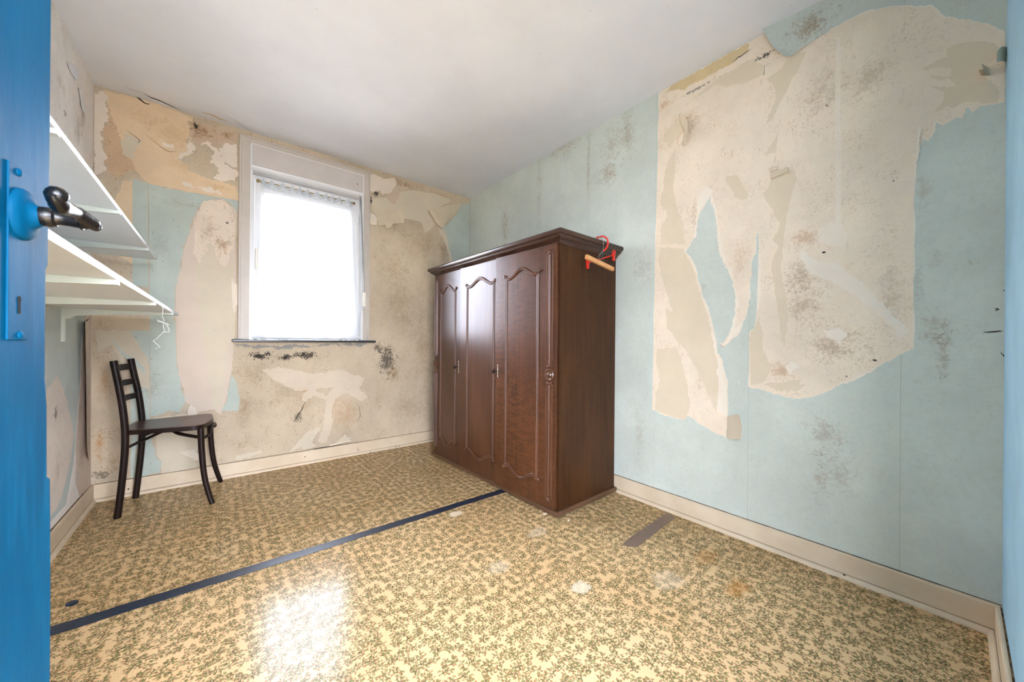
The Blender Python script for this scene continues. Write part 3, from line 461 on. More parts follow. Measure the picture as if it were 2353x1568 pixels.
# left wall
M['plaster_left'] = paper('pale_plaster_left', (242, 238, 232), 'l', 'left', (186, 164, 136), 0.75, 0.1, 0.1, vertical=2.5)
M['blue_left'] = paper('blue_paper_left', (196, 206, 202), 'l', None, (160, 166, 156), 0.2, 0.2, 0.03)
M['torn_left'] = paper('torn_lining_left', (226, 216, 204), 'l', 'left', (170, 140, 110), 0.7, 0.05, 0.1)
M['pink_left'] = paper('pinkish_lining_left', (218, 202, 184), 'l', 'left', (160, 136, 110), 0.6, 0.05, 0.08)
M['white_left'] = simple('fresh_filler', (232, 234, 236), 0.7, 0.3, var=0.03)
M['seam'] = simple('seam_dirt', (172, 166, 142), 0.9, 0.1)
M['crack'] = simple('crack_dark', (52, 44, 36), 0.9, 0.1)
M['front_paint'] = paper('blue_front_wall', (160, 200, 222), 'l', None, (166, 176, 176), 0.15, 0.1, 0.0)
def ceil_mat():
    t = NT('ceiling_white'); k = t.noise(1.6, 4); col = t.mix(t.step(k, 0.3, 0.7), rgb(224, 226, 230), rgb(234, 236, 239))
    sp = t.step(t.noise(34, 2), 0.74, 0.76); col = t.mix(t.math('MULTIPLY', sp, 0.3), col, rgb(176, 166, 150))
    t.bump(t.noise(9, 5), 0.15, 0.006); return t.fin(col, 0.7, 0.3)
M['ceiling'] = ceil_mat()
def cream_mat():
    t = NT('cream_gloss_paint'); k = t.noise(7, 5)
    col = t.mix(t.step(k, 0.3, 0.7), rgb(206, 186, 156), rgb(216, 198, 170))
    ch = t.step(t.noise(38, 5, 0.7), 0.70, 0.73); col = t.mix(t.math('MULTIPLY', ch, 0.7), col, rgb(120, 98, 72))
    vo = t.n.new('ShaderNodeTexVoronoi'); t.lk(t.co, vo.inputs['Vector']); vo.inputs['Scale'].default_value = 30
    sep = t.n.new('ShaderNodeSeparateColor'); t.lk(vo.outputs['Color'], sep.inputs[0])
    dot = t.math('MULTIPLY', t.math('LESS_THAN', vo.outputs['Distance'], 0.14), t.math('LESS_THAN', sep.outputs[0], 0.16))
    col = t.mix(dot, col, rgb(60, 48, 36))
    t.bump(t.noise(60, 3), 0.08); return t.fin(col, 0.42, 0.35)
M['cream'] = cream_mat()
M['casing'] = simple('beige_window_paint', (198, 188, 174), 0.45, 0.45, var=0.04, bump=0.05)
M['white_pvc'] = simple('white_sash', (228, 228, 226), 0.35, 0.5, var=0.02)
M['box'] = simple('shutter_box_paint', (202, 194, 186), 0.5, 0.4, var=0.03)
M['slate'] = simple('dark_slate', (52, 54, 60), 0.28, 0.5, var=0.1, scale=30)
M['brass'] = simple('aged_brass', (150, 128, 78), 0.35, 0.5, metal=0.9)
M['steel'] = simple('grey_steel', (170, 170, 168), 0.3, 0.5, metal=0.85)
M['chrome'] = simple('silver_metal', (196, 190, 176), 0.25, 0.5, metal=1.0)
M['bronze'] = simple('dark_bronze', (24, 21, 20), 0.26, 0.5, metal=0.15, var=0.25, scale=60, bump=0.3, bscale=120)
M['blackmetal'] = simple('black_iron', (30, 28, 28), 0.35, 0.5, metal=0.5)
M['shelf'] = simple('white_melamine', (222, 226, 226), 0.4, 0.45, var=0.02)
M['bracket'] = simple('greenish_white_metal', (206, 212, 200), 0.4, 0.45, var=0.03)
M['cream_plastic'] = simple('cream_plastic', (238, 232, 214), 0.35, 0.5, var=0.02)
M['red'] = simple('red_plastic', (222, 42, 26), 0.3, 0.5, var=0.04)
M['beech'] = simple('pale_wood', (214, 160, 104), 0.45, 0.4, var=0.1, scale=20)
M['twine'] = simple('white_twine', (232, 234, 232), 0.8, 0.2)
M['dark'] = simple('shadow_gap', (20, 15, 12), 0.8, 0.2)  # near-black painted as shade in door gaps, keyhole and below the plinth
M['tape'] = simple('navy_tape', (30, 46, 66), 0.32, 0.5, var=0.2, scale=40, bump=0.15)
M['tape_brown'] = simple('brown_tape', (122, 98, 80), 0.36, 0.5, var=0.1, scale=30, bump=0.15)
M['joint'] = simple('dirty_joint', (140, 116, 88), 0.9, 0.1, var=0.4, scale=30)
M['chip'] = simple('plaster_chip', (222, 206, 180), 0.8, 0.2)
def door_mat():
    t = NT('blue_gloss_paint'); k = t.noise(5, 5, stretch=(1, 1, 0.25)); k2 = t.noise(40, 4, stretch=(1, 1, 0.15))
    col = t.mix(t.step(k, 0.3, 0.7), rgb(0, 62, 92), rgb(0, 78, 112))
    col = t.mix(t.math('MULTIPLY', t.step(k2, 0.5, 0.75), 0.35), col, rgb(10, 98, 134))
    t.bump(t.math('ADD', t.noise(14, 4), t.math('MULTIPLY', k2, 0.6)), 0.3, 0.003)
    return t.fin(col, 0.55, 0.06)
M['door'] = door_mat()
def oak(name, c, fleck_c, fleck=1.0, grain=0.5, rough=0.3, tilt=42.0, flat=False):
    t = NT(name); base = rgb(*c); dk = tuple(x*0.55 for x in base[:3])+(1,); lt = tuple(min(1, x*1.35) for x in base[:3])+(1,)
    g = t.noise(70, 5, 0.6, stretch=(0.05, 0.035, 1) if flat else (1, 1, 0.035)); big = t.noise(6, 3, stretch=(0.25, 0.25, 1) if flat else (1, 1, 0.25))
    col = t.mix(t.step(g, 0.32, 0.72), dk, base); col = t.mix(t.math('MULTIPLY', t.step(big, 0.45, 0.7), grain*0.6), col, lt)
    sp = t.n.new('ShaderNodeSeparateXYZ'); t.lk(t.co, sp.inputs[0])
    if fleck:
        wave = t.noise(2.0, 2, 0.5, stretch=(1, 1, 0.8)); wig = t.noise(22, 3)
        ph = t.math('MULTIPLY', sp.outputs['Z'], 96.0)
        ph = t.math('MULTIPLY_ADD', wave, 26.0, ph); ph = t.math('MULTIPLY_ADD', wig, 0.9, ph)
        ph = t.math('MULTIPLY_ADD', sp.outputs['Y'], tilt, ph); ph = t.math('MULTIPLY_ADD', sp.outputs['X'], tilt, ph)
        fr = t.math('ABSOLUTE', t.math('SUBTRACT', t.math('FRACT', ph), 0.5))
        ln = t.math('SUBTRACT', 1.0, t.step(fr, 0.02, 0.17))
        brk = t.step(t.noise(15, 4, 0.65, stretch=(1, 0.9, 3.2)), 0.42, 0.56)
        zone = t.step(t.noise(3.0, 2, stretch=(1, 1, 0.5)), 0.3, 0.6)
        col = t.mix(t.math('MULTIPLY', t.math('MULTIPLY', ln, brk), t.math('MULTIPLY', t.math('MULTIPLY_ADD', zone, 0.75, 0.25), fleck)), col, rgb(*fleck_c))
    t.bump(g, 0.12, 0.001)
    return t.fin(col, rough, 0.5 if rough < 0.4 else 0.2)
M['oak3'] = oak('oak_fleck_strong', (80, 48, 30), (148, 88, 46), 0.9, 0.4, 0.3)
M['oak2'] = oak('oak_plain', (86, 52, 34), (128, 78, 48), 0.10, 0.9, 0.30)
M['oak1'] = oak('oak_fleck_mild', (80, 49, 33), (134, 84, 50), 0.6, 0.4, 0.3)
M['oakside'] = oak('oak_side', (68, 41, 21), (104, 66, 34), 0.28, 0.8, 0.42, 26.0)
M['oakmould'] = oak('oak_moulding', (98, 62, 42), (98, 62, 42), 0.0, 0.4, 0.28)
M['oakcrown'] = oak('oak_crown', (72, 48, 38), (72, 48, 38), 0.0, 0.2, 0.26, flat=True)
M['oakbase'] = oak('oak_base', (104, 74, 52), (104, 74, 52), 0.0, 0.6, 0.36, flat=True)
M['chair'] = oak('dark_bentwood', (32, 20, 14), (60, 40, 30), 0.0, 0.9, 0.45)
M['seat'] = oak('chair_seat_ply', (96, 66, 58), (96, 66, 58), 0.0, 0.5, 0.3, flat=True)

def lino_mat():
    t = NT('sprig_linoleum')
    base = t.mix(t.step(t.noise(2.2, 4), 0.3, 0.7), rgb(192, 158, 113), rgb(204, 174, 131))
    vo = t.n.new('ShaderNodeTexVoronoi'); t.lk(t.co, vo.inputs['Vector']); vo.inputs['Scale'].default_value = 260; vo.voronoi_dimensions = '2D'
    base = t.mix(t.math('MULTIPLY', t.math('LESS_THAN', vo.outputs['Distance'], 0.36), 0.5), base, rgb(222, 192, 146))
    warp = t.n.new('ShaderNodeTexNoise'); t.lk(t.co, warp.inputs['Vector']); warp.inputs['Scale'].default_value = 130; warp.inputs['Detail'].default_value = 2
    w3 = t.vmath('MULTIPLY', t.vmath('SUBTRACT', warp.outputs['Color'], (0.5, 0.5, 0.5)), (0.012, 0.012, 0.0))
    pos = t.vmath('ADD', t.co, w3)
    stem = brown = green = None
    def mn(a, b): return b if a is None else t.math('MINIMUM', a, b)
    for S, off, base_rot in ((27.0, (0.0, 0.0, 0.0), 0.05), (24.5, (3.37, 7.71, 0.0), 0.25)):
        q = t.mapping(pos, (S, S, 0), off)
        v = t.n.new('ShaderNodeTexVoronoi'); v.voronoi_dimensions = '2D'; t.lk(q, v.inputs['Vector'])
        v.inputs['Scale'].default_value = 1.0; v.inputs['Randomness'].default_value = 0.75
        loc = t.vmath('SUBTRACT', q, v.outputs['Position'])
        sc = t.n.new('ShaderNodeSeparateColor'); t.lk(v.outputs['Color'], sc.inputs[0])
        ang = t.math('MULTIPLY_ADD', t.math('ROUND', t.math('MULTIPLY', sc.outputs[0], 3.0)), 1.5708, base_rot)
        ang = t.math('MULTIPLY_ADD', sc.outputs[1], 0.3, ang)
        vr = t.n.new('ShaderNodeVectorRotate'); vr.rotation_type = 'Z_AXIS'; t.lk(loc, vr.inputs['Vector']); t.lk(ang, vr.inputs['Angle'])
        p = vr.outputs[0]
        def ell(cx, cy, rx, ry, rot=0.0):
            a = t.mapping(p, (1/rx, 1/ry, 0), (-cx/rx, -cy/ry, 0)) if not rot else t.mapping(t.mapping(p, (1, 1, 0), (-cx, -cy, 0)), (1/rx, 1/ry, 0), (0, 0, 0), (0, 0, 0))
            return t.vmath('LENGTH', a)
        for a in ((0, 0, 0.44, 0.026), (0.06, 0.02, 0.026, 0.38), (-0.22, 0.12, 0.022, 0.18), (0.27, -0.12, 0.022, 0.17)): stem = mn(stem, ell(*a))
        for a in ((-0.42, 0.08, 0.11, 0.07), (-0.26, 0.27, 0.07, 0.11), (0.04, 0.37, 0.12, 0.07), (0.30, -0.26, 0.07, 0.11), (0.40, 0.09, 0.10, 0.07), (0.0, -0.35, 0.11, 0.06), (-0.14, 0.09, 0.08, 0.06), (0.19, 0.17, 0.08, 0.06)): brown = mn(brown, ell(*a))
        for a in ((-0.30, 0.05, 0.09, 0.07), (0.13, 0.26, 0.07, 0.08), (0.20, -0.07, 0.09, 0.07), (-0.05, -0.21, 0.07, 0.085), (-0.14, 0.21, 0.06, 0.07)): green = mn(green, ell(*a))
    fr = t.noise(300, 2)
    def mk(d): return t.math('SUBTRACT', 1.0, t.step(t.math('ADD', d, t.math('MULTIPLY', t.math('SUBTRACT', fr, 0.5), 0.9)), 0.85, 1.15))
    col = t.mix(t.math('MULTIPLY', mk(brown), 0.74), base, rgb(124, 86, 54))
    col = t.mix(t.math('MULTIPLY', mk(green), 0.78), col, rgb(94, 112, 58))
    col = t.mix(t.math('MULTIPLY', mk(stem), 0.75), col, rgb(62, 50, 36))
    wob = t.noise(30, 5, 0.7)
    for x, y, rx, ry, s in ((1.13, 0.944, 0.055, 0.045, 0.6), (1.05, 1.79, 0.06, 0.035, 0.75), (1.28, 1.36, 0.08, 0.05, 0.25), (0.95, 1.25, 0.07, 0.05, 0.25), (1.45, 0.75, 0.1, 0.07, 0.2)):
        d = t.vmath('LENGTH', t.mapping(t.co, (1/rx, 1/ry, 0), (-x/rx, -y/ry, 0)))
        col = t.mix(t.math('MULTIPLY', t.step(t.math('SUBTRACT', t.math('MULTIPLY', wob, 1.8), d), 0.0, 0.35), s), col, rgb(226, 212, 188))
    for x, y, rx, ry, s in ((1.62, 0.55, 0.10, 0.05, 0.5), (1.75, 0.72, 0.12, 0.06, 0.3)):
        d = t.vmath('LENGTH', t.mapping(t.co, (1/rx, 1/ry, 0), (-x/rx, -y/ry, 0)))
        col = t.mix(t.math('MULTIPLY', t.step(t.math('SUBTRACT', t.math('MULTIPLY', wob, 1.8), d), 0.0, 0.5), s), col, rgb(170, 112, 40))
    rg = t.math('MULTIPLY_ADD', t.step(t.noise(5, 6, 0.7), 0.35, 0.7), 0.10, 0.15)
    t.bump(t.math('ADD', t.noise(2.2, 3), t.math('MULTIPLY', t.noise(220, 2), 0.02)), 0.12, 0.01)
    return t.fin(col, rg, 0.055)
M['lino'] = lino_mat()

def glass_mat():
    t = NT('window_glass'); tr = t.n.new('ShaderNodeBsdfTransparent'); gl = t.n.new('ShaderNodeBsdfGlossy'); gl.inputs['Roughness'].default_value = 0.02
    fr = t.n.new('ShaderNodeFresnel'); fr.inputs['IOR'].default_value = 1.45
    mx = t.n.new('ShaderNodeMixShader'); t.lk(fr.outputs[0], mx.inputs[0]); t.lk(tr.outputs[0], mx.inputs[1]); t.lk(gl.outputs[0], mx.inputs[2])
    t.lk(mx.outputs[0], t.out.inputs[0]); return t.m
M['glass'] = glass_mat()
def net_mat(name, opacity):
    t = NT(name); tr = t.n.new('ShaderNodeBsdfTransparent'); df = t.n.new('ShaderNodeBsdfDiffuse'); tl = t.n.new('ShaderNodeBsdfTranslucent')
    for n in (df, tl): n.inputs[0].default_value = (0.86, 0.9, 0.93, 1)
    a = t.n.new('ShaderNodeMixShader'); a.inputs[0].default_value = 0.45; t.lk(df.outputs[0], a.inputs[1]); t.lk(tl.outputs[0], a.inputs[2])
    b = t.n.new('ShaderNodeMixShader'); b.inputs[0].default_value = opacity; t.lk(tr.outputs[0], b.inputs[1]); t.lk(a.outputs[0], b.inputs[2])
    t.lk(b.outputs[0], t.out.inputs[0]); return t.m
M['net'] = net_mat('net_curtain_voile', 0.24); M['netdense'] = net_mat('net_curtain_embroidery', 0.8); M['nethem'] = net_mat('net_curtain_hem', 0.6)

# ------------------------------------------------------------------ the room shell
floor = struct(boxo('floor', (-1.5, W+0.1, -3.0, D+0.1, -0.05, 0.0), M['lino']))
ceiling_bm = bmesh.new()
bmesh.ops.create_grid(ceiling_bm, x_segments=40, y_segments=50, size=0.5)
for v in ceiling_bm.verts:
    x = L-0.02 + (v.co.x+0.5)*(W-L+0.04); y = F-0.02 + (v.co.y+0.5)*(D-F+0.04)
    e = min(x-L, W-x, D-y, 0.35)/0.35
    sag = 0.006*noise.noise((x*1.3, y*1.3, 0.0))*max(e, 0)
    v.co = Vector((x, y, H + sag))
ceiling = struct(obj('ceiling', ceiling_bm, M['ceiling'], smooth=True))
# back wall with its window opening
wx0, wx1, wz0, wz1 = 0.175, 0.965, 0.983, 2.42
bm = bmesh.new()
for b in ((L-0.15, wx0, D, D+0.16, 0, H+0.1), (wx1, W+0.15, D, D+0.16, 0, H+0.1), (wx0, wx1, D, D+0.16, 0, wz0), (wx0, wx1, D, D+0.16, wz1, H+0.1)): box(bm, *b)
wall_back = struct(obj('wall_back', bm, M['plaster_back']))
wall_right = struct(boxo('wall_right', (W, W+0.12, F-0.12, D+0.16, 0, H+0.1), M['seam']))
wall_left = struct(boxo('wall_left', (L-0.12, L, F-0.12, D+0.16, 0, H+0.1), M['plaster_left']))
bm = bmesh.new()
dx0, dx1, dz = -0.225, 0.56, 1.98
for b in ((L-0.12, dx0, F-0.12, F, 0, H+0.1), (dx1, W+0.12, F-0.12, F, 0, H+0.1), (dx0, dx1, F-0.12, F, dz, H+0.1)): box(bm, *b)
wall_front = struct(obj('wall_front', bm, M['front_paint']))
# unseen roof and walls added behind the doorway to shape its fill light
bm = bmesh.new()
for b in ((-1.5, W+0.12, -3.0, -2.94, 0, 0.35), (W+0.0, W+0.12, -3.0, F-0.12, 0, H+0.1), (-1.5, W+0.12, -3.0, F-0.12, H+0.0, H+0.1)): box(bm, *b)
struct(obj('wall_fill_baffle', bm, M['ceiling']))
bm = bmesh.new()
for b in ((dx0-0.07, dx0, F, F+0.014, 0, dz+0.07), (dx1, dx1+0.07, F, F+0.014, 0, dz+0.07), (dx0, dx1, F, F+0.014, dz, dz+0.07)): box(bm, *b, bev=0.003)
struct(obj('trim_1', bm, M['door']))

# ------------------------------------------------------------------ paper, linings and plaster on the walls
WALLS = {'r': wall_right, 'b': wall_back, 'l': wall_left}
def on_wall(w, u, v, o):
    if w == 'r': return Vector((W-o, u, v))
    if w == 'b': return Vector((u, D-o, v))
    return Vector((L+o, u, v))
def jag(pts, amt, seed, step=0.007):
    """torn outline: fine irregular edge between the measured points"""
    out = []; n = len(pts); s = 0.0
    for i in range(n):
        a = Vector(pts[i]); b = Vector(pts[(i+1) % n]); d = b-a; ln = d.length
        if ln < 1e-6: continue
        cutm = 0.12 if (abs(d.x) < 0.05*abs(d.y) and ln > 0.12) else 1.0      # long plumb edges are knife-cut seams
        k = max(1, int(ln/step)); nrm = Vector((-d.y, d.x))/ln
        for j in range(k):
            t = j/k; q = a + d*t; s += ln/k
            env = min(1, 4*t*(1-t)+0.25)
            h = noise.noise((s*110, seed*7.3, 0))*0.006 + noise.noise((s*45, seed*5.3, 2))*0.006 + noise.noise((s*17, seed*3.1, 5))*0.008
            out.append(q + nrm*h*amt*cutm*env*min(1, ln/0.05))
    return out
CLAMP = {'r': (F+0.004, D-0.003), 'b': (L+0.004, W-0.003), 'l': (F, D-0.003)}
def patch(w, layer, mat, amt, pts, name, seed):
    P = jag(pts, amt, seed) if amt else [Vector(p) for p in pts]
    lo, hi = CLAMP[w]
    P = [Vector((min(max(p.x, lo), hi), min(max(p.y, 0.02), H-0.004))) for p in P]
    bm = bmesh.new(); o1 = 0.0008*(layer+1) + 0.000015*seed
    n = len(P)
    vs, es, fs, *_ = delaunay_2d_cdt(P, [], [list(range(n))], 1, 1e-6)
    top = [bm.verts.new(on_wall(w, p.x, p.y, o1)) for p in vs]
    for f in fs: bm.faces.new([top[k] for k in f])
    bm.normal_update()
    nv = on_wall(w, 0, 0, 1) - on_wall(w, 0, 0, 0)
    for f in bm.faces:
        if f.normal.dot(nv) < 0: f.normal_flip()
    low = {}
    def dn_(v):
        if v not in low: low[v] = bm.verts.new(v.co - nv*0.0008)
        return low[v]
    for e in [e for e in bm.edges if len(e.link_faces) == 1]:
        x, y = e.verts; bm.faces.new((x, y, dn_(y), dn_(x)))
    me = bpy.data.meshes.new(name); bm.to_mesh(me); bm.free(); me.materials.append(M[mat])
    o = bpy.data.objects.new(name, me); link(o, WALLS[w])
    return o
# the right wall's blue paper was hung in strips
cuts = [D-0.002] + SEAMS + [F-0.001]
for i in range(len(cuts)-1):
    a, b = cuts[i], cuts[i+1]
    boxo('wallpaper_strip', (W-0.0008, W+0.01, b+0.0005, a-0.0005, 0.02, H), M['blue_right'], wall_right)
for i, (w, layer, mat, amt, name, pts) in enumerate(PATCHES):
    if name == 'torn_backing':           # a white torn rim shows all round the big tear
        ring = jag(pts, amt, i); n = len(ring); rim = []
        sg = 1 if sum(ring[k].x*ring[(k+1) % n].y - ring[(k+1) % n].x*ring[k].y for k in range(n)) > 0 else -1
        for k in range(n):
            t = ring[(k+2) % n] - ring[k-2]; nr = Vector((t.y, -t.x))*sg
            nr = nr/nr.length if nr.length > 1e-6 else nr
            rim.append(ring[k] + nr*(0.0015 + 0.012*max(0, noise.noise((k*0.05, 3.3, 1.1)))))
        patch(w, 0.5, 'white_right', 0, rim, 'torn_rim', i)
    patch(w, layer, mat, amt, pts, name, i)
def flap(w, mat, rows, name, jg, seed):
    bm = bmesh.new(); cols = len(rows[0]); R = []
    for c in range(cols):
        R.append(smooth_path([on_wall(w, *r[c]) for r in rows], 5))
    n = len(R[0]); G = []
    for k in range(n):
        row = smooth_path([R[c][k] for c in range(cols)], 5)
        if jg and k == n-1:
            nv = on_wall(w, 0, 0, 1) - on_wall(w, 0, 0, 0)
            row = [p + (p-R[0][0]).normalized()*jg*0.012*noise.noise((i*0.9, seed, k)) for i, p in enumerate(row)]
        G.append([bm.verts.new(p) for p in row])
    for i in range(len(G)-1):
        for j in range(len(G[0])-1): bm.faces.new((G[i][j], G[i][j+1], G[i+1][j+1], G[i+1][j]))
    return obj(name, bm, M[mat], WALLS[w], smooth=True)
for i, (w, mat, rows, name, jg) in enumerate([(a, b, d, c, e) for a, b, c, e, d in FLAPS]): flap(w, mat, rows, name, jg, i)
for w, mat, a, b, r in ROLLS:
    bm = bmesh.new(); A = on_wall(w, a[0], a[1], r); B = on_wall(w, b[0], b[1], r); ax = (B-A); ln = ax.length; ax.normalize()
    nv = (on_wall(w, 0, 0, 1) - on_wall(w, 0, 0, 0)); sd = ax.cross(nv).normalized(); prev = None
    for k in range(22):
        th = k/21*PI*2.6; rr = r*(1 - 0.32*k/21); d = sd*math.cos(th)*rr + nv*math.sin(th)*rr
        cur = [bm.verts.new(A + ax*ln*f_ + d) for f_ in (0, 0.5, 1)]
        if prev:
            for q in (0, 1): bm.faces.new((prev[q], prev[q+1], cur[q+1], cur[q]))
        prev = cur
    obj('paper_roll', bm, M[mat], WALLS[w], smooth=True)
for i, (w, pts, wdt) in enumerate(CRACKS):
    bm = bmesh.new(); P = [Vector(p) for p in smooth_path([(u, v, 0) for u, v in pts], 6)]; A = []; B = []
    for k, p in enumerate(P):
        t = (P[min(k+1, len(P)-1)] - P[max(k-1, 0)]); nr = Vector((-t.y, t.x)).normalized()
        h = wdt*0.5*(0.25 + math.sin(PI*k/(len(P)-1)))*(0.7+0.6*abs(noise.noise((k*0.7, i, 0)))); q = Vector((p.x, p.y)) + nr*0.004*noise.noise((k*0.5, i, 9))
        A.append(bm.verts.new(on_wall(w, *(q+nr*h), 0.0052))); B.append(bm.verts.new(on_wall(w, *(q-nr*h), 0.0052)))
    for k in range(len(A)-1): bm.faces.new((A[k], A[k+1], B[k+1], B[k]))
    obj('crack', bm, M['crack'], WALLS[w])
# cracks and old distemper along the ceiling's left end
def ceil_strip(name, pts, wd_, mat):
    bm = bmesh.new(); A = []; B = []
    for k, (x, y) in enumerate(pts):
        h = wd_*(0.5 if 0 < k < len(pts)-1 else 0.1)
        A.append(bm.verts.new((x, y-h, H-0.003))); B.append(bm.verts.new((x, y+h, H-0.003)))
    for k in range(len(A)-1): bm.faces.new((A[k], A[k+1], B[k+1], B[k]))
    obj(name, bm, mat, ceiling)
ceil_strip('crack', [(-0.37, D-0.09), (-0.34, D-0.06), (-0.30, D-0.055), (-0.25, D-0.03), (-0.2, D-0.012)], 0.009, M['crack'])
ceil_strip('crack', [(-0.45, D-0.10), (-0.42, D-0.085), (-0.37, D-0.09)], 0.003, M['crack'])
ceil_strip('bare_patch', [(-0.10, D-0.075), (-0.05, D-0.085), (0.0, D-0.06), (0.04, D-0.062)], 0.016, M['sand_back'])
ceil_strip('crack', [(0.02, D-0.14), (0.08, D-0.10), (0.13, D-0.05), (0.18, D-0.02)], 0.0025, M['crack'])

# ------------------------------------------------------------------ skirting boards with their quarter-round
def skirting(name, p0, p1, nrm):
    """board from p0 to p1 on the floor, standing on the wall whose inward normal is nrm"""
    a = Vector((*p0, 0)); d = Vector((*p1, 0)) - a; ln = d.length; d.normalize(); n = Vector((*nrm, 0))
    def to3(u, v, w): return a + n*u + Vector((0, 0, v)) + d*w
    bm = bmesh.new(); prism(bm, [(0, 0.0), (0.015, 0.0), (0.015, 0.096), (0.013, 0.1005), (0.009, 0.102), (0, 0.102)], to3, ln)
    b = struct(obj(name, bm, M['cream']))
    bm = bmesh.new(); q = [(0.0155, 0.0)] + [(0.0155+0.015*math.cos(t), 0.017*math.sin(t)) for t in [0, PI/10, PI/5, 3*PI/10, 2*PI/5, PI/2]]
    prism(bm, q, to3, ln); obj('quarter_round', bm, M['cream'], b)
    for u0, u1, z0, z1 in ((0.0, 0.0045, 0.1015, 0.1036), (0.0148, 0.0160, 0.0166, 0.0182)):     # dirty open joints above and below the board
        bm = bmesh.new(); prism(bm, [(u0, z0), (u1, z0), (u1, z1), (u0, z1)], to3, ln); obj('joint', bm, M['joint'], b)
    return b
skirting('baseboard_back', (L+0.016, D), (W-0.016, D), (0, -1))
skirting('baseboard_right', (W, F), (W, D), (-1, 0))
skirting('baseboard_left', (L, F), (L, D), (1, 0))
skirting('baseboard_front', (dx1+0.07, F), (W-0.016, F), (0, 1))
skirting('baseboard_front', (L+0.016, F), (dx0-0.07, F), (0, 1))

# ------------------------------------------------------------------ window
win = struct(empty('window_1', (0, 0, 0)), 'white window with a roller shutter box in a beige casing')
cx0, cx1, cz1 = 0.108, 1.020, 2.452
def casing(name, b): return boxo(name, b, M['casing'], win, bev=0.003)
bm = bmesh.new()
def mitre(bm, pts, y0, y1):
    return prism(bm, pts, lambda u, v, w: Vector((u, y1-w, v)), y1-y0)
ci0, ci1, cit = wx0-0.004, wx1+0.004, 2.408
for nm, pts in (('casing_side', [(cx0, 0.983), (ci0, 0.983), (ci0, cit), (cx0, cz1)]), ('casing_side', [(ci1, 0.983), (cx1, 0.983), (cx1, cz1), (ci1, cit)]), ('casing_head', [(cx0+0.001, cz1), (ci0+0.001, cit), (ci1-0.001, cit), (cx1-0.001, cz1)])):
    b = bmesh.new(); mitre(b, pts, D-0.022, D+0.004); obj(nm, b, M['casing'], win)
bm = bmesh.new()
for b in ((cx0-0.002, cx0+0.012, D-0.028, D-0.002, 0.985, cz1+0.004), (cx1-0.012, cx1+0.002, D-0.028, D-0.002, 0.985, cz1+0.004), (cx0, cx1, D-0.028, D-0.002, cz1-0.008, cz1+0.004)): box(bm, *b, bev=0.003)
obj('casing_bead', bm, M['casing'], win)
bm = bmesh.new()    # reveal lining between casing and sash
for b in ((wx0-0.006, wx0+0.012, D-0.018, D+0.10, 0.985, 2.42), (wx1-0.012, wx1+0.006, D-0.018, D+0.10, 0.985, 2.42), (wx0, wx1, D-0.018, D+0.10, 2.408, 2.425)): box(bm, *b)
obj('reveal', bm, M['white_pvc'], win)
# roller shutter box, its underside rounded back to the sash
prof = [(D-0.036, 2.406), (D-0.036, 2.246), (D-0.034, 2.238), (D-0.028, 2.230), (D-0.014, 2.222), (D+0.010, 2.216), (D+0.0575, 2.214), (D+0.0575, 2.406)]
bm = bmesh.new(); prism(bm, prof, lambda u, v, w: Vector((0.174+w, u, v)), 0.790); obj('shutter_box', bm, M['white_pvc'], win)
boxo('shutter_panel', (0.180, 0.956, D-0.0400, D-0.0362, 2.2505, 2.400), M['box'], win, bev=0.001)
boxo('chip', (0.905, 0.912, D-0.0412, D-0.0402, 2.305, 2.320), M['brass'], win)
# sash
sx0, sx1, sz0, sz1 = 0.190, 0.950, 0.992, 2.216; gx0, gx1, gz0, gz1 = 0.259, 0.866, 1.054, 2.092
def frame4(bm, o, i, y0, y1):
    (a0, a1, c0, c1), (b0, b1, d0, d1) = o, i
    for pts in ([(a0, c0), (b0, d0), (b0, d1), (a0, c1)], [(b1, d0), (a1, c0), (a1, c1), (b1, d1)], [(a0, c0), (a1, c0), (b1, d0), (b0, d0)], [(b0, d1), (b1, d1), (a1, c1), (a0, c1)]):
        prism(bm, pts, lambda u, v, w: Vector((u, y1-w, v)), y1-y0)
bm = bmesh.new(); frame4(bm, (wx0+0.010, wx1-0.010, 0.984, 2.23), (sx0+0.012, sx1-0.012, 1.0, 2.20), D+0.058, D+0.11); obj('window_frame', bm, M['white_pvc'], win)
bm = bmesh.new(); frame4(bm, (sx0+0.014, sx1-0.014, 0.998, 2.204), (gx0-0.012, gx1+0.012, gz0-0.012, gz1+0.012), D+0.040, D+0.10)
frame4(bm, (gx0-0.012, gx1+0.012, gz0-0.012, gz1+0.012), (gx0, gx1, gz0, gz1), D+0.052, D+0.095); obj('sash', bm, M['white_pvc'], win)
boxo('glass_pane', (gx0-0.004, gx1+0.004, D+0.070, D+0.074, gz0-0.004, gz1+0.004), M['glass'], win)
bm = bmesh.new(); box(bm, 0.203, 0.224, D+0.026, D+0.040, 1.63, 1.665, bev=0.003); box(bm, 0.206, 0.220, D+0.006, D+0.026, 1.505, 1.655, bev=0.004); obj('sash_handle', bm, M['cream_plastic'], win)
for z in (2.03, 1.12):
    bm = bmesh.new(); cyl(bm, (0.936, D+0.034, z-0.03), (0.936, D+0.034, z+0.03), 0.006, n=12); box(bm, 0.922, 0.936, D+0.034, D+0.041, z-0.02, z+0.02); obj('hinge', bm, M['white_pvc'], win)
# slate sill
bm = bmesh.new(); box(bm, 0.073, 1.072, D-0.050, D+0.08, 0.966, 0.982, bev=0.004); obj('window_sill', bm, M['slate'], win)
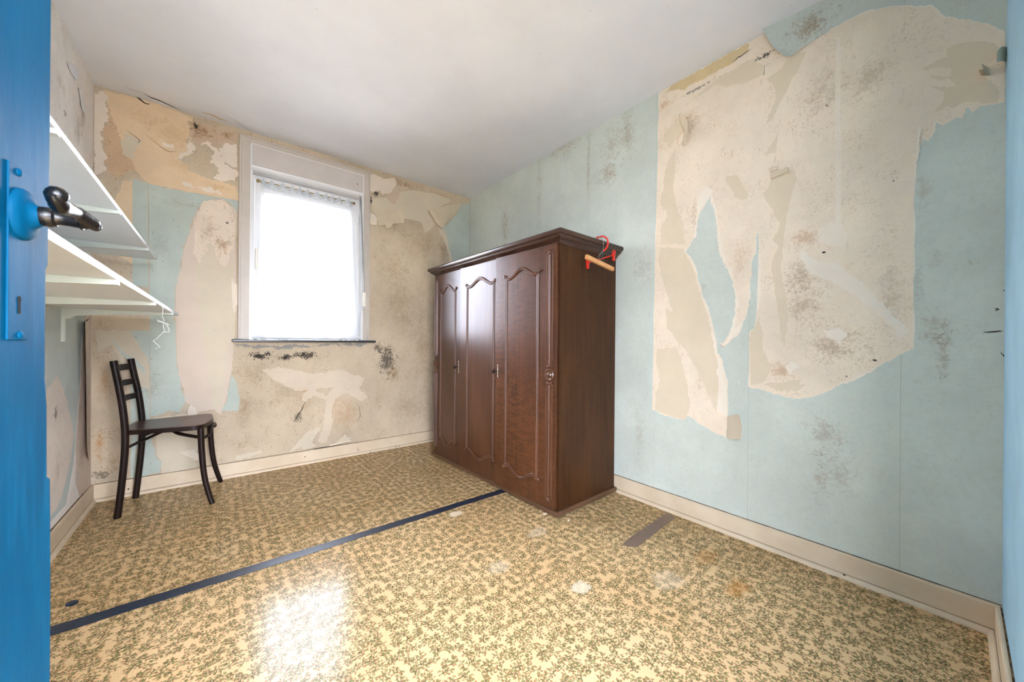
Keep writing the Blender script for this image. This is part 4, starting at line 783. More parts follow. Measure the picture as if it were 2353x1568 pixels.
# shutter crank: thin rod from the box down to a plastic grip
bm = bmesh.new(); tube(bm, smooth_path([(0.938, D-0.012, 2.235), (0.942, D-0.03, 2.15), (0.952, D-0.036, 1.9), (0.962, D-0.040, 1.6), (0.968, D-0.040, 1.40)], 5), 0.0052, 10); crank = obj('crank_rod', bm, M['steel'], win, smooth=True)
bm = bmesh.new(); box(bm, 0.955, 0.983, D-0.054, D-0.028, 1.272, 1.395, bev=0.006); obj('crank_grip', bm, M['cream_plastic'], crank, smooth=True)
bm = bmesh.new(); cyl(bm, (0.968, D-0.041, 1.393), (0.968, D-0.041, 1.405), 0.009, n=12); tube(bm, [(0.972, D-0.041, 1.274), (0.966, D-0.041, 1.258), (0.955, D-0.041, 1.250)], [0.007, 0.006, 0.004], 10); obj('crank_collar', bm, M['steel'], crank, smooth=True)

# ------------------------------------------------------------------ net curtain on a thin brass rod
rod_y = D+0.026; rz = 2.168
bm = bmesh.new(); tube(bm, [(0.214, rod_y, rz), (0.905, rod_y, rz)], 0.0045, 10)
rod = tag(obj('curtain_rod', bm, M['brass'], smooth=True), 'thin brass rod carrying the net curtain on the window sash', 'curtain rod')
for x in (0.220, 0.900): boxo('rod_bracket', (x-0.009, x+0.009, rod_y-0.006, D+0.041, rz-0.010, rz+0.008), M['brass'], rod, bev=0.002)
bm = bmesh.new(); NU, NV = 150, 60; G = []
def net_pt(s, tt, off=0.0):
    """s across 0..1, tt down 0..1"""
    top = 0.238 + s*(0.888-0.238); bot = 0.196 + s*(0.962-0.196)
    e = tt**1.15
    if s < 0.5: x = top + (bot-top)*(e if s < 0.12 else e)
    else: x = top + (bot-top)*e
    gather = math.sin(s*2*PI*11.0 + 0.9*math.sin(s*17)); z0 = rz - 0.007 + 0.018*max(0, gather)*max(0, 1-tt*30)
    scal = 0.012*abs(math.sin(s*PI*6.0 + 0.6))
    z = z0 + (0.990 - scal + 0.012 - z0)*tt
    amp = (0.010*(1-tt) + 0.005)*(0.35 + 0.65*max(0, 1-min(s, 1-s)*6*min(1, tt*3)))
    y = rod_y + (-0.007 - 0.035*tt**3) - amp*(1+math.sin(s*2*PI*(11.0) + 0.9*math.sin(s*17))) * (1-0.6*tt) + 0.006*math.sin(s*2*PI*5+1)*tt
    return Vector((x, y-off, z))
for j in range(NV+1): G.append([bm.verts.new(net_pt(i/NU, j/NV)) for i in range(NU+1)])
for j in range(NV):
    for i in range(NU): bm.faces.new((G[j][i], G[j][i+1], G[j+1][i+1], G[j+1][i]))
net = tag(obj('net_curtain', bm, M['net'], smooth=True), 'sheer white net curtain hanging over the bright window pane', 'curtain')
def net_band(name, t0, t1, mat, k=3):
    bm = bmesh.new(); G = []
    for j in range(k+1): G.append([bm.verts.new(net_pt(i/NU, t0+(t1-t0)*j/k, 0.0012)) for i in range(NU+1)])
    for j in range(k):
        for i in range(NU): bm.faces.new((G[j][i], G[j][i+1], G[j+1][i+1], G[j+1][i]))
    obj(name, bm, mat, net, smooth=True)
net_band('rod_pocket', 0.0, 0.022, M['nethem']); net_band('heading_stitch', 0.024, 0.032, M['netdense'], 1); net_band('scalloped_hem', 0.985, 1.0, M['netdense'], 2)
bm = bmesh.new()
def leaf(bm, s0, t0, ds, dt, wdt):
    a = Vector((s0, t0)); d = Vector((ds, dt)); n = Vector((-dt*1.55, ds/1.55)); n = n/max(1e-6, math.hypot(n.x*0.76, n.y*1.18)); A = []; B = []
    for k in range(8):
        q = k/7; c = a + d*q; h = wdt*math.sin(PI*min(1, q*0.98+0.01))
        A.append(bm.verts.new(net_pt(*(c+n*h), 0.0016))); B.append(bm.verts.new(net_pt(*(c-n*h), 0.0016)))
    for k in range(7): bm.faces.new((A[k], A[k+1], B[k+1], B[k]))
for s0 in (0.09, 0.38, 0.59, 0.81):
    for ds, dt in ((-0.06, -0.020), (-0.02, -0.075), (0.035, -0.06), (-0.045, -0.045)): leaf(bm, s0, 0.978, ds, dt, 0.006)
for s0, t0 in ((0.075, 0.615), (0.93, 0.60)):
    for ds, dt in ((0.03, -0.035), (0.035, 0.0), (0.01, -0.045)): leaf(bm, s0, t0, ds, dt, 0.006)
obj('embroidered_leaves', bm, M['netdense'], net)

# ------------------------------------------------------------------ blue door leaf, open into the room at the left
ang = math.radians(4.3); dd = Vector((math.sin(ang), math.cos(ang), 0)); dn = Vector((dd.y, -dd.x, 0))
edge = Vector((-0.2224, 0.975, 0))*0.7
def dp(t, z, o=0.0): return edge - dd*t + dn*o + Vector((0, 0, z))
DW = 0.785
prof = [(-0.008, 0.012), (-0.008, 0.66), (-0.004, 0.81), (0.004, 0.815), (0.006, 0.90), (0.011, 0.93), (0.0115, 1.055), (0.006, 1.062), (0.0055, 1.105), (0.004, 1.2), (0.0035, 1.33), (0.002, 2.03)]
bm = bmesh.new(); prism(bm, prof + [(DW, 2.03), (DW, 0.012)], lambda u, v, w: dp(u, v, -0.042+w), 0.042)
ed = [e for e in bm.edges if len(e.link_faces) == 2 and e.calc_face_angle(0) > 1.2 and abs(e.verts[0].co.z-e.verts[1].co.z) > 0.002]
bmesh.ops.bevel(bm, geom=ed, offset=0.003, segments=2, affect='EDGES')
door = struct(obj('door_1', bm, M['door']), 'blue painted door standing open at the left with a dark lever handle')
def dbox(bm, t0, t1, z0, z1, o0, o1, bev=0.001):
    prism(bm, [(t0, z0), (t1, z0), (t1, z1), (t0, z1)], lambda u, v, w: dp(u, v, o0+w), o1-o0)
    return bm
bm = bmesh.new(); box(bm, 0.0565, 0.0945, 0.975, 1.152, 0, 0.0018, bev=0.0007)
for v in bm.verts: v.co = dp(v.co.x, v.co.y, v.co.z)
plate = obj('lock_plate', bm, M['door'], door)
bm = bmesh.new(); lathe(bm, [(0.0265, 0.0), (0.0265, 0.002), (0.025, 0.0042), (0.022, 0.006), (0.018, 0.0072), (0.014, 0.0082), (0.0115, 0.011), (0.010, 0.014)], dp(0.070, 1.105, 0.0012), dn, 28); obj('rosette', bm, M['door'], door, smooth=True)
bm = bmesh.new()
K = [(0.0748-0.0022, 1.002), (0.0748+0.0022, 1.002)] + [(0.0748+0.0034*math.cos(t), 1.0165+0.0034*math.sin(t)) for t in [-0.95 + i*(PI+1.9)/14 for i in range(15)]]
prism(bm, K, lambda u, v, w: dp(u, v, 0.0019+w), 0.0004); obj('keyhole', bm, M['dark'], door)
for t, z in ((0.0775, 1.146), (0.073, 0.980)):
    bm = bmesh.new(); lathe(bm, [(0.0042, 0), (0.0040, 0.0014), (0.0026, 0.0026), (0.0006, 0.003)], dp(t, z, 0.0012), dn, 14); obj('screw', bm, M['door'], door, smooth=True)
# ornate lever: neck out of the rosette, knee with a leaf tip, bar running back towards the hinge
bm = bmesh.new()
tube(bm, [dp(0.070, 1.106, q) for q in (0.014, 0.021, 0.024, 0.028, 0.034, 0.040, 0.046, 0.050)], [0.010, 0.0105, 0.0085, 0.0070, 0.0072, 0.0078, 0.0080, 0.0066], 16)
tube(bm, smooth_path([dp(0.058, 1.1035, 0.0505), dp(0.064, 1.105, 0.051), dp(0.072, 1.107, 0.049), dp(0.085, 1.109, 0.046), dp(0.100, 1.109, 0.045), dp(0.116, 1.107, 0.046), dp(0.132, 1.1045, 0.048), dp(0.146, 1.104, 0.049), dp(0.160, 1.109, 0.049)], 4),
     [0.0035]*2+[0.005]*3+[0.0068]*5+[0.0072]*4+[0.0062]*4+[0.0066]*4+[0.0074]*4+[0.0082]*3+[0.007]*2+[0.0052]*1+[0.0034]*1, 16, flat=(0.85, 1.1))
for t, z, o, r in ((0.153, 1.1095, 0.050, 0.0080), (0.060, 1.1045, 0.0505, 0.0055)):
    m = bmesh.ops.create_icosphere(bm, subdivisions=2, radius=r); bmesh.ops.translate(bm, vec=dp(t, z, o), verts=m['verts'])
lever = obj('lever_handle', bm, M['bronze'], door, smooth=True); lever['label'] = 'dark bronze lever handle'
for o in (0.0245, 0.043):
    bm = bmesh.new(); lathe(bm, [(0.0085, -0.0012), (0.0096, 0), (0.0085, 0.0012)], dp(0.070, 1.106, o), dn, 20); obj('ring', bm, M['bronze'], lever, smooth=True)

# ------------------------------------------------------------------ two white shelves on the left wall
def shelf(name, z, front, label):
    root = tag(empty(name, (L, 3.08, z)), label, 'shelf', 'white shelves on the left wall')
    boxo('board', (0.001, front-L, -2.24, 0, 0, 0.016), M['shelf'], root, bev=0.0012)
    for y in (2.72, 2.00, 1.32):
        yy = y-3.08; w_ = front-L
        bm = bmesh.new()
        prof = [(0.0, -0.052), (0.028, -0.050), (0.045, -0.034), (0.10, -0.028), (w_-0.004, -0.013), (w_+0.003, -0.013), (w_+0.003, 0.004), (w_+0.0005, 0.004), (w_+0.0005, -0.0005), (0.0, -0.0005)]
        prism(bm, prof, lambda u, v, w: Vector((u, yy-0.011+w, v)), 0.022)
        obj('bracket', bm, M['bracket'], root)
    return root
shelf('wall_shelf', 1.124, -0.197, 'lower white wall shelf, deeper of the two, on the left wall')
shelf('wall_shelf', 1.461, -0.295, 'upper white wall shelf above the deeper shelf on the left wall')
bm = bmesh.new(); up = tag(empty('shelf_upright', (L, 2.72, 0.962)), 'narrow slotted metal rail under the lower white shelf', 'rail')
bm = bmesh.new()
for b in ((0.0, 0.003, -0.012, 0.012, 0, 1.0), (0.003, 0.013, -0.012, -0.010, 0, 1.0), (0.003, 0.013, 0.010, 0.012, 0, 1.0)): box(bm, *b)
obj('rail', bm, M['bracket'], up)
for z in (0.02, 0.07):
    bm = bmesh.new(); cyl(bm, (0.003, 0, z+0.02), (0.0065, 0, z+0.02), 0.004, n=12); obj('screw', bm, M['blackmetal'], up)
# twine hanging from the lower shelf's front edge
tx, ty = -0.199, 2.245
bm = bmesh.new(); tb = 1.124
P1 = [(0.0, 0, 0.002), (0.004, 0.01, -0.008), (0.004, 0.0, -0.03), (0.002, 0, -0.045), (0.008, 0.01, -0.062), (0.002, 0.012, -0.068), (-0.014, 0.0, -0.06), (-0.012, 0.0, -0.066), (0.006, 0.005, -0.072), (0.024, 0.01, -0.082), (0.02, 0.01, -0.075), (0.004, 0.006, -0.068), (0.006, 0.006, -0.095), (0.010, 0.004, -0.108), (0.002, 0.004, -0.118), (-0.016, 0.0, -0.146), (-0.026, 0, -0.152), (-0.02, 0, -0.162), (-0.004, 0.002, -0.182), (-0.02, 0.0, -0.188)]
tube(bm, [Vector((tx+a, ty+b, tb+c)) for a, b, c in P1], 0.0011, 6)
tube(bm, [Vector((tx+a, ty+b, tb+c)) for a, b, c in [(0.008, 0.01, -0.07), (0.018, 0.012, -0.085), (0.024, 0.012, -0.105), (0.026, 0.012, -0.112), (0.004, 0.006, -0.116)]], 0.001, 6)
tag(obj('twine', bm, M['twine']), 'knotted white twine dangling from the lower shelf edge', 'string')

# ------------------------------------------------------------------ the dark bentwood chair in the left corner
ch = tag(empty('side_chair', (-0.215, 3.015, 0), math.radians(-6)), 'dark wooden bentwood side chair with three back slats', 'chair')
def cleg(pts, rad): 
    bm = bmesh.new(); tube(bm, smooth_path(pts, 6), rad if not isinstance(rad, tuple) else [rad[0] + (rad[1]-rad[0])*i/((len(pts)-1)*6) for i in range((len(pts)-1)*6+1)], 14, flat=(1.0, 0.92))
    return bm
for s in (-1, 1):
    w_ = 0.152
    top = 0.858
    obj('rear_leg', cleg([(-0.193, s*w_, 0.0), (-0.182, s*w_, 0.12), (-0.170, s*w_, 0.28), (-0.165, s*w_, 0.40), (-0.168, s*(w_-0.002), 0.50), (-0.182, s*(w_-0.006), 0.64), (-0.204, s*(w_-0.012), 0.78), (-0.216, s*(w_-0.014), top)], (0.0165, 0.0175)), M['chair'], ch, smooth=True)
    obj('front_leg', cleg([(0.215, s*0.200, 0.0), (0.200, s*0.192, 0.05), (0.176, s*0.182, 0.16), (0.162, s*0.176, 0.30), (0.155, s*0.172, 0.452)], (0.0135, 0.0178)), M['chair'], ch, smooth=True)
# seat: trapezoid with rounded front corners, slightly dished ply in a rim
def seat_outline(g=0.0):
    pts = []
    for x, y in [(-0.178, -0.150), (-0.06, -0.176), (0.09, -0.200)]: pts.append((x, y))
    for k in range(7):
        a = -PI/2 + k/6*PI/2*0.86; pts.append((0.118+0.055*math.cos(a), -0.146+0.056*math.sin(a)))
    pts += [(0.185, -0.07), (0.190, 0.0)]
    full = pts + [(x, -y) for x, y in pts[::-1][1:]]
    full += [(-0.188, 0.08), (-0.191, 0.0), (-0.188, -0.08)]
    c = Vector((0, 0)); return [Vector(p)*(1-g) for p in full]
bm = bmesh.new(); prism(bm, seat_outline(), lambda u, v, w: Vector((u, v, 0.448+w)), 0.024); obj('seat_rim', bm, M['chair'], ch, smooth=True)
bm = bmesh.new(); rings = []
for g, z in ((0.0, 0.4715), (0.01, 0.4752), (0.06, 0.4758), (0.25, 0.4752), (0.6, 0.4742), (0.93, 0.4738)):
    rings.append([bm.verts.new((p.x, p.y, z)) for p in seat_outline(g)])
n = len(rings[0])
for a, b in zip(rings, rings[1:]):
    for k in range(n): bm.faces.new((a[k], a[(k+1) % n], b[(k+1) % n], b[k]))
bm.faces.new(rings[-1]); obj('seat', bm, M['seat'], ch, smooth=True)
for z, hh in ((0.812, 0.036), (0.722, 0.034), (0.634, 0.032)):
    x0 = -0.172 - (z-0.52)*0.135; bm = bmesh.new(); P = []
    for k in range(13):
        q = -1 + 2*k/12; P.append((x0 - 0.022*(1-q*q), q*0.140))
    top = [[bm.verts.new((x+dx, y, z+dz)) for x, y in P] for dx, dz in ((0.005, hh/2), (0.005, -hh/2), (-0.005, -hh/2), (-0.005, hh/2))]
    for a in range(4):
        A, B = top[a], top[(a+1) % 4]
        for k in range(12): bm.faces.new((A[k], A[k+1], B[k+1], B[k]))
    bm.faces.new([t_[0] for t_ in top]); bm.faces.new([t_[-1] for t_ in top])
    obj('back_slat', bm, M['chair'], ch)
# crossed bent braces under the seat and the front bow
for s in (-1, 1):
    bm = bmesh.new(); tube(bm, smooth_path([(-0.158, s*0.148, 0.378), (-0.10, s*0.125, 0.405), (-0.02, s*0.02, 0.432), (0.05, -s*0.11, 0.42), (0.145, -s*0.165, 0.398)], 8), 0.0095, 10, flat=(1.2, 0.8)); obj('brace', bm, M['chair'], ch, smooth=True)
bm = bmesh.new(); tube(bm, smooth_path([(0.165, -0.166, 0.392), (0.186, -0.14, 0.40), (0.192, -0.06, 0.432), (0.192, 0.06, 0.432), (0.186, 0.14, 0.40), (0.165, 0.166, 0.392)], 8), 0.009, 10); obj('front_bow', bm, M['chair'], ch, smooth=True)

# ------------------------------------------------------------------ wardrobe (local x: into the depth, local y: along the front)
WR = math.radians(1.3)
wr = tag(empty('wardrobe', (1.456, 1.387, 0), WR), 'dark brown oak wardrobe with three carved doors against the right wall', 'wardrobe')
BX, BY = 0.562, 1.42
# plinth
bm = bmesh.new()
for b in ((0.0, 0.05, -0.002, 1.457, 0.010, 0.036), (0.05, 0.572, -0.002, 0.05, 0.010, 0.036), (0.05, 0.572, 1.40, 1.457, 0.010, 0.036)): box(bm, *b, bev=0.0035)
obj('plinth', bm, M['oakbase'], wr)
bm = bmesh.new(); box(bm, 0.06, 0.55, 0.06, 1.40, 0.0, 0.03); obj('plinth_shade_block', bm, M['dark'], wr)  # dark block that paints the shade in the gap under the wardrobe
bm = bmesh.new(); box(bm, 0.045, 0.555, 0.030, BY-0.017, 0.034, 1.535); obj('carcass', bm, M['dark'], wr)
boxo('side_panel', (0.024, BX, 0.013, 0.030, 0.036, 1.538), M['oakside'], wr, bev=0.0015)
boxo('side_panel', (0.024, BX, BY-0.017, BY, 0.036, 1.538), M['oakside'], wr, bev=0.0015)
# crown: moulded profile swept round front and sides with mitred corners
cp = [(0.0, 1.530), (0.004, 1.530), (0.008, 1.540), (0.018, 1.549), (0.030, 1.556), (0.036, 1.560), (0.040, 1.568), (0.044, 1.571), (0.052, 1.574), (0.056, 1.581), (0.056, 1.592), (0.052, 1.599), (0.044, 1.602), (0.0, 1.602)]
path = [((BX, 0.013), (0, -1)), ((0.018, 0.013), (-1, -1)), ((0.018, BY), (-1, 1)), ((BX, BY), (0, 1))]
bm = bmesh.new(); R = []
for (x, y), (nx, ny) in path: R.append([bm.verts.new((x + nx*o, y + ny*o, z)) for o, z in cp])
for a, b in zip(R, R[1:]):
    for k in range(len(cp)-1): bm.faces.new((a[k], a[k+1], b[k+1], b[k]))
bm.faces.new(R[0]); bm.faces.new(R[-1][::-1]); bm.faces.new((R[0][-1], R[1][-1], R[2][-1], R[3][-1])); bm.faces.new((R[0][0], R[1][0], R[2][0], R[3][0]))
obj('cornice', bm, M['oakcrown'], wr)

def bead_path(pts, r, n=10): 
    bm = bmesh.new(); tube(bm, pts, r, n); return bm
def scroll(a0, a1, z_end, z_mid, up, end_r):
    """double-curved top or bottom moulding between a0 and a1 (along y), with rolled ends"""
    pts = []; mid = (a0+a1)/2; hw = (a1-a0)/2
    sg = 1 if up else -1
    for k in range(33):
        q = -1 + 2*k/32; e = abs(q)
        s = (math.cos(PI*min(1, e/0.80))*0.5+0.5)
        lip = 0.017*max(0, (e-0.76)/0.24)**1.4
        pts.append((mid+q*hw, z_end + (z_mid-z_end)*s + sg*lip))
    return pts
def wardrobe_door(y0, y1, out, matname, fr0, fr1, pillar=None, name='door'):
    """hinged at y0, its far edge standing out from the carcass by `out`"""
    w = y1-y0; th = math.asin(out/w) if out else 0.0
    z0, z1 = 0.039, 1.535
    bm = bmesh.new(); box(bm, 0.0, 0.019, 0.001, w-0.001, z0, z1, bev=0.0015)
    hinge = (0.0045 if not pillar == 'far' else 0.0045, y0, 0)
    d = obj(name, bm, M[matname], wr, loc=hinge, rz=th)
    a0, a1 = fr0-y0, fr1-y0
    for y in (a0, a1):
        bm = bmesh.new()
        tube(bm, [(0.0, y-0.0055, 0.19), (0.0, y-0.0055, 1.386)], 0.0042, 10); tube(bm, [(0.0, y+0.0045, 0.19), (0.0, y+0.0045, 1.386)], 0.0058, 10)
        obj('vertical_bead', bm, M['oakmould'], d, smooth=True)
    for up, ze, zm in ((True, 1.380, 1.428), (False, 0.196, 0.144)):
        pts = scroll(a0-0.012, a1+0.012, ze, zm, up, 0.01)
        bm = bmesh.new()
        n_ = len(pts)
        for off, r in ((-0.005, 0.0055), (0.0048, 0.0065)):
            tube(bm, [(-0.002, y, z+off) for y, z in pts], [r*(0.95+0.25*math.sin(PI*k/(n_-1))) for k in range(n_)], 10)
        for y, z in (pts[0], pts[-1]):
            lathe(bm, [(0.0105, -0.001), (0.0105, 0.006), (0.008, 0.009), (0.004, 0.0105)], (0, y, z), (-1, 0, 0), 18)
        obj('scroll_moulding', bm, M['oakmould'], d, smooth=True)
    if pillar:
        pc = (0.068-y0) if pillar == 'near' else (1.386-y0)
        hw = 0.027
        bm = bmesh.new()
        def strip(za, zb, capdir):
            out_ = [(pc-hw, za), (pc+hw, za), (pc+hw, zb), (pc-hw, zb)]
            if capdir > 0: out_ = [(pc-hw, za), (pc+hw, za), (pc+hw, zb-0.02), (pc+hw*0.5, zb-0.006), (pc, zb), (pc-hw*0.5, zb-0.006), (pc-hw, zb-0.02)]
            if capdir < 0: out_ = [(pc-hw, za+0.018), (pc-hw*0.55, za), (pc+hw*0.55, za), (pc+hw, za+0.018), (pc+hw, zb), (pc-hw, zb)]
            prism(bm, out_, lambda u, v, w_: Vector((-0.004+w_, u, v)), 0.005)
            for yy, rr in ((-hw+0.004, 0.0042), (hw-0.004, 0.0042), (-0.0125, 0.0035), (0.0125, 0.0035)):
                tube(bm, [(-0.004, pc+yy, za+0.030), (-0.004, pc+yy, zb-0.034)], rr, 8)
        strip(0.068, 0.745, -1); strip(0.845, 1.512, 1)
        obj('pilaster', bm, M['oakmould'], d, smooth=True)
        bm = bmesh.new(); tube(bm, [(-0.004, pc, 0.11), (-0.004, pc, 0.735)], 0.0075, 10, flat=(1, 1)); tube(bm, [(-0.004, pc, 0.855), (-0.004, pc, 1.475)], 0.0075, 10); obj('reed', bm, M['oakmould'], d, smooth=True)
        bm = bmesh.new(); lathe(bm, [(0.033, 0), (0.033, 0.006), (0.029, 0.010), (0.025, 0.007), (0.020, 0.004), (0.016, 0.006), (0.013, 0.011), (0.008, 0.0145), (0.002, 0.016)], (0.001, pc, 0.795), (-1, 0, 0), 28); obj('rosette', bm, M['oakmould'], d, smooth=True)
        for z in (0.090, 1.490):
            bm = bmesh.new(); lathe(bm, [(0.011, 0), (0.0105, 0.004), (0.007, 0.0075), (0.002, 0.009)], (-0.003, pc, z), (-1, 0, 0), 16); obj('boss', bm, M['oakmould'], d, smooth=True)
        for z in (0.752, 0.838):
            bm = bmesh.new(); tube(bm, [(0, pc-0.02, z), (-0.003, pc-0.01, z+(0.006 if z > 0.8 else -0.006)), (-0.003, pc+0.01, z+(0.006 if z > 0.8 else -0.006)), (0, pc+0.02, z)], 0.004, 8); obj('collar', bm, M['oakmould'], d, smooth=True)
    return d, th, hinge
d3, th3, h3 = wardrobe_door(0.022, 0.548, 0.022, 'oak3', 0.163, 0.440, 'near')
d2, th2, h2 = wardrobe_door(0.552, 0.998, 0.014, 'oak2', 0.592, 0.900)
d1, th1, h1 = wardrobe_door(1.002, BY-0.002, 0.0, 'oak1', 1.085, 1.312, 'far')
def local_pt(h, th, x, y, z): return Vector((h[0] + x*math.cos(th) - y*math.sin(th), h[1] + x*math.sin(th) + y*math.cos(th), z))
for d, yk, zk, h, th, lab in ((d3, 0.518-0.022, 0.786, h3, th3, 'dark ornate key in the lock of the strongly flecked right wardrobe door'), (d1, 1.034-1.002, 0.786, h1, th1, 'dark ornate key in the lock of the left wardrobe door')):
    bm = bmesh.new()
    for k in range(9):
        z = zk - 0.046 + k*0.0115; r = (0.0022, 0.0048, 0.003, 0.0055, 0.0062, 0.0055, 0.003, 0.0048, 0.0022)[k]
        lathe(bm, [(r*1.05, -0.0005), (r, 0.002), (r*0.4, 0.0032)], (0, yk, z), (-1, 0, 0), 12)
    box(bm, -0.0015, 0.0, yk-0.003, yk+0.003, zk-0.047, zk+0.047)
    obj('escutcheon', bm, M['chrome'], d, smooth=True)
    # the key
    o = local_pt(h, th, -0.004, yk, zk); root = tag(empty('door_key'), lab, 'key', 'keys in the wardrobe doors')
    root.location = Matrix.Rotation(WR, 4, 'Z') @ o + Vector((1.456, 1.387, 0)); root.rotation_euler.z = WR + th
    bm = bmesh.new(); tube(bm, [(0.002, 0, 0), (-0.012, 0, 0), (-0.024, 0, 0)], 0.0028, 10); lathe(bm, [(0.004, 0), (0.0046, 0.002), (0.004, 0.004)], (-0.007, 0, 0), (-1, 0, 0), 12); obj('shaft', bm, M['blackmetal'], root, smooth=True)
    bm = bmesh.new()
    for cz, cx, r in ((0.0085, -0.031, 0.0055), (-0.0085, -0.031, 0.0055), (0.0, -0.039, 0.0065)):
        tube(bm, [(cx + r*math.cos(a), 0, cz + r*math.sin(a)) for a in [i*PI/8 for i in range(17)]], 0.0022, 8)
    tube(bm, [(-0.022, 0, 0), (-0.034, 0, 0)], 0.003, 8); obj('bow', bm, M['blackmetal'], root, smooth=True)

# ------------------------------------------------------------------ two hangers hooked over the wardrobe's cornice
root = tag(empty('clip_hanger', (1.785, 1.355, 1.487)), 'small red plastic clip hanger hooked on the wardrobe cornice', 'hanger'); ro = Vector(root.location)
A = Vector((1.690, 1.378, 1.451)); B = Vector((1.880, 1.332, 1.5195))
def rl(p): return Vector(p) - ro
mid = (A+B)/2; ax = (B-A).normalized()
bm = bmesh.new(); tube(bm, [rl(A), rl(B)], 0.0042, 10); obj('bar', bm, M['red'], root, smooth=True)
bm = bmesh.new()
hp = [mid + Vector((0, 0, 0.012)), mid + Vector((0.002, -0.004, 0.034)), Vector((1.790, 1.346, 1.530)), Vector((1.806, 1.334, 1.548)), Vector((1.815, 1.328, 1.578)), Vector((1.808, 1.330, 1.604)), Vector((1.790, 1.344, 1.619)), Vector((1.772, 1.362, 1.614)), Vector((1.766, 1.374, 1.609))]
tube(bm, [rl(p) for p in smooth_path(hp[2:], 6)], 0.0052, 10); obj('hook', bm, M['red'], root, smooth=True)
bm = bmesh.new(); tube(bm, [rl(hp[0] + Vector((0, 0, -0.010))), rl(hp[1]), rl(hp[2])], [0.0070, 0.0085, 0.006], 10); obj('swivel', bm, M['blackmetal'], root, smooth=True)
for P, sg in ((A, -1), (B, 1)):
    bm = bmesh.new(); side = Vector((ax.y, -ax.x, 0)).normalized()
    for s in (-1, 1):
        off = side*0.005*s
        pts = [P + off*0.6 + Vector((0, 0, -0.036)), P + off + Vector((0, 0, -0.006)), P + off*2.2 + Vector((0, 0, 0.022))]
        tube(bm, [rl(p) for p in pts], [0.006, 0.0065, 0.0045], 8, flat=(0.5, 1.6))
    tube(bm, [rl(P + Vector((0.011*math.cos(a)*ax.x, 0.011*math.cos(a)*ax.y, 0.018 + 0.011*math.sin(a)))) for a in [i*PI/8 for i in range(17)]], 0.0028, 8)
    c = obj('clip', bm, M['red'], root, smooth=True)
    bm = bmesh.new(); tube(bm, [rl(P + side*0.008), rl(P - side*0.008)], 0.003, 8); tube(bm, [rl(P + side*0.007 + Vector((0, 0, -0.004))), rl(P + side*0.006 + Vector((0, 0, -0.022)))], 0.0022, 6); obj('spring', bm, M['chrome'], c, smooth=True)
root = tag(empty('trouser_hanger', (1.68, 1.283, 1.432)), 'pale wooden clamp hanger with wire hook in front of the red hanger', 'hanger'); ro = Vector(root.location)
A = Vector((1.561, 1.285, 1.451)); B = Vector((1.800, 1.280, 1.412)); ax = (B-A).normalized(); sd = Vector((-ax.y, ax.x, 0)).normalized(); upv = ax.cross(sd); upv = upv if upv.z > 0 else -upv
for s in (-1, 1):
    bm = bmesh.new(); prism(bm, [(-0.013, 0.0005), (0.013, 0.0005), (0.011, 0.0095), (-0.011, 0.0095)], lambda u, v, w: rl(A + ax*w + upv*u + sd*v*s), (B-A).length)
    bmesh.ops.bevel(bm, geom=bm.edges[:], offset=0.0015, segments=2, affect='EDGES'); obj('clamp_bar', bm, M['beech'], root)
bm = bmesh.new(); c0 = A + ax*0.130; top = Vector((1.728, 1.300, 1.512))
for o in (-0.055, -0.022, 0.022, 0.055):
    e = c0 + ax*o*0.7 + upv*0.010; tube(bm, [rl(p) for p in smooth_path([e + sd*0.008*(1 if o > 0 else -1), (e*0.45+top*0.55) + sd*0.010, top], 5)], 0.0013, 6)
obj('wire_frame', bm, M['chrome'], root, smooth=True)
bm = bmesh.new(); tube(bm, [rl(p) for p in smooth_path([top, Vector((1.738, 1.304, 1.530)), Vector((1.752, 1.314, 1.560)), Vector((1.758, 1.326, 1.588)), Vector((1.754, 1.338, 1.606)), Vector((1.748, 1.356, 1.611)), Vector((1.744, 1.372, 1.606))], 6)], 0.0016, 8); obj('hook', bm, M['chrome'], root, smooth=True)

# ------------------------------------------------------------------ tapes and litter on the floor
def flat(name, pts, mat, h=0.0012):
    bm = bmesh.new(); prism(bm, pts, lambda u, v, w: Vector((u, v, 0.0002+w)), h); return obj(name, bm, mat)
tp = []
N_ = 60
for k in range(N_+1):
    q = k/N_; tp.append((L+0.031 + q*(1.49-L-0.031), 1.931 + 0.003*noise.noise((q*14, 0, 0)) - 0.029*q))
bt = [(x, y-0.060 - 0.002*noise.noise((x*11, 5, 0)) + 0.008*(x-L)/2.0) for x, y in tp]
tag(flat('floor_tape', tp + bt[::-1], M['tape']), 'long navy tape strip crossing the patterned floor to the wardrobe', 'tape')
tag(flat('floor_tape', [(1.527, 1.020), (1.62, 1.032), (1.80, 1.040), (2.012, 1.052), (2.016, 1.028), (2.008, 0.992), (1.80, 0.980), (1.62, 0.966), (1.560, 0.962), (1.556, 0.978), (1.546, 0.972), (1.538, 0.990), (1.531, 0.985)], M['tape_brown']), 'short torn brown tape strip on the floor by the right skirting', 'tape')
def chip(name, x, y, r, mat, label, seed, cat):
    bm = bmesh.new(); pts = [(x + r*(0.7+0.5*noise.noise((k*1.7, seed, 0)))*math.cos(k*PI/4.5), y + r*0.8*(0.7+0.5*noise.noise((k*2.1, seed, 4)))*math.sin(k*PI/4.5)) for k in range(9)]
    prism(bm, pts, lambda u, v, w: Vector((u, v, 0.0003+w)), max(0.0015, r*0.35)); tag(obj(name, bm, mat), label, cat)
chip('lino_scrap', -0.411, 2.045, 0.022, M['tape'], 'small dark scrap of tape lying apart from the long navy strip', 1, 'scrap')
chip('plaster_chip', 1.50, 1.34, 0.011, M['chip'], 'pale plaster crumb on the floor by the wardrobe front corner', 2, 'chip')
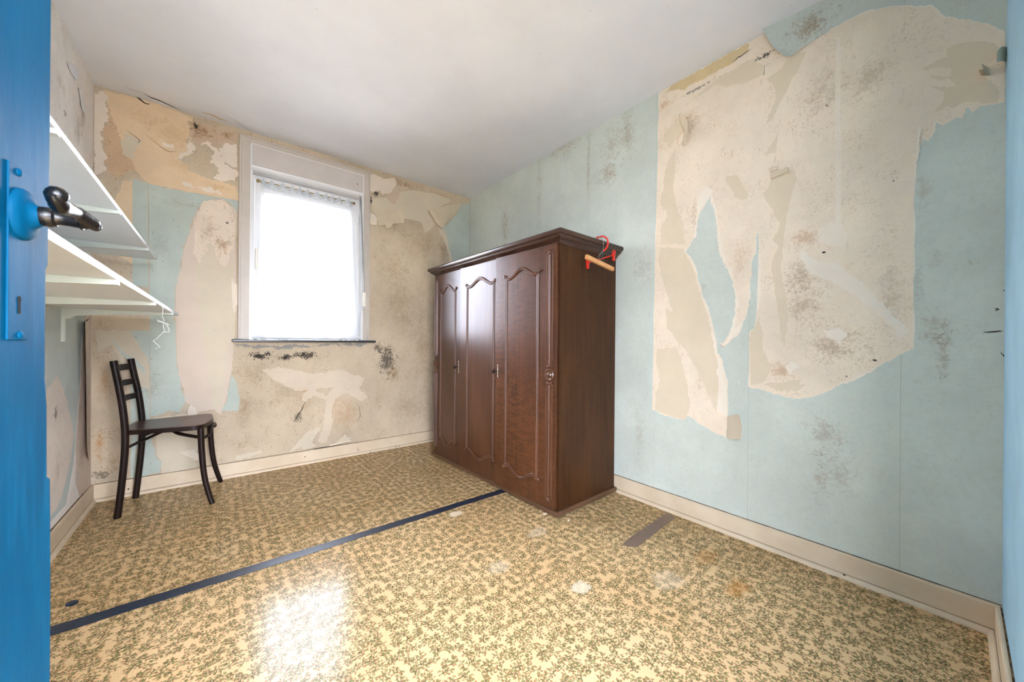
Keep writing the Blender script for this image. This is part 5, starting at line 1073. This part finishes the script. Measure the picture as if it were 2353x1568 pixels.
chip('plaster_chip', 1.447, 1.475, 0.016, M['chip'], 'long pale plaster flake against the wardrobe plinth', 3, 'chip')
chip('plaster_chip', -0.28, 2.78, 0.007, M['chip'], 'tiny pale plaster crumb on the floor near the chair', 4, 'chip')

# ------------------------------------------------------------------ outside the window: grey ground and trees under the overcast sky
M['grey_ground'] = simple('low_bounce_ground', (120, 118, 112), 0.9, 0.1)  # ground coloured grey to keep green bounce light off the ceiling
M['leaf'] = simple('tree_leaf', (64, 78, 66), 0.8, 0.1, var=0.2, scale=3)
M['bark'] = simple('tree_bark', (92, 78, 64), 0.9, 0.1)
struct(boxo('ground', (-40, 40, D+0.4, 60, -3.2, -3.1), M['grey_ground']))
random.seed(4)
for i, (x, y, top, r) in enumerate(((1.3, 11.0, 3.6, 1.5), (3.4, 12.2, 2.6, 1.0))):
    t = tag(empty('garden_tree', (x, y, -3.1)), ('taller pale leafy tree outside, behind the left of the curtained window', 'lower pale leafy tree outside, behind the right of the curtained window')[i], 'tree', 'trees beyond the window')
    bm = bmesh.new(); tube(bm, [(0, 0, 0), (0.05, 0, 2.5), (0, 0, top+3.1-r*0.7)], [0.14, 0.11, 0.05], 10); obj('trunk', bm, M['bark'], t, smooth=True)
    bm = bmesh.new()
    for k in range(1400):
        v = Vector((random.gauss(0, 1), random.gauss(0, 1), random.gauss(0, 1))).normalized()
        rr = r*random.uniform(0.55, 1.0)*(0.85+0.3*noise.noise(v*2.2+Vector((i*5, 0, 0))))
        c = Vector((0, 0, top+3.1-r)) + Vector((v.x*rr, v.y*rr, v.z*rr*1.05)); a = Vector((random.uniform(-1, 1), random.uniform(-1, 1), random.uniform(-1, 1))).normalized(); b = a.orthogonal().normalized(); s = random.uniform(0.05, 0.10)
        bm.faces.new([bm.verts.new(c + a*s), bm.verts.new(c + b*s*0.5), bm.verts.new(c - a*s), bm.verts.new(c - b*s*0.5)])
    me = bpy.data.meshes.new('foliage'); bm.to_mesh(me); bm.free(); me.materials.append(M['leaf']); o = bpy.data.objects.new('foliage', me); link(o, t); o['kind'] = 'stuff'
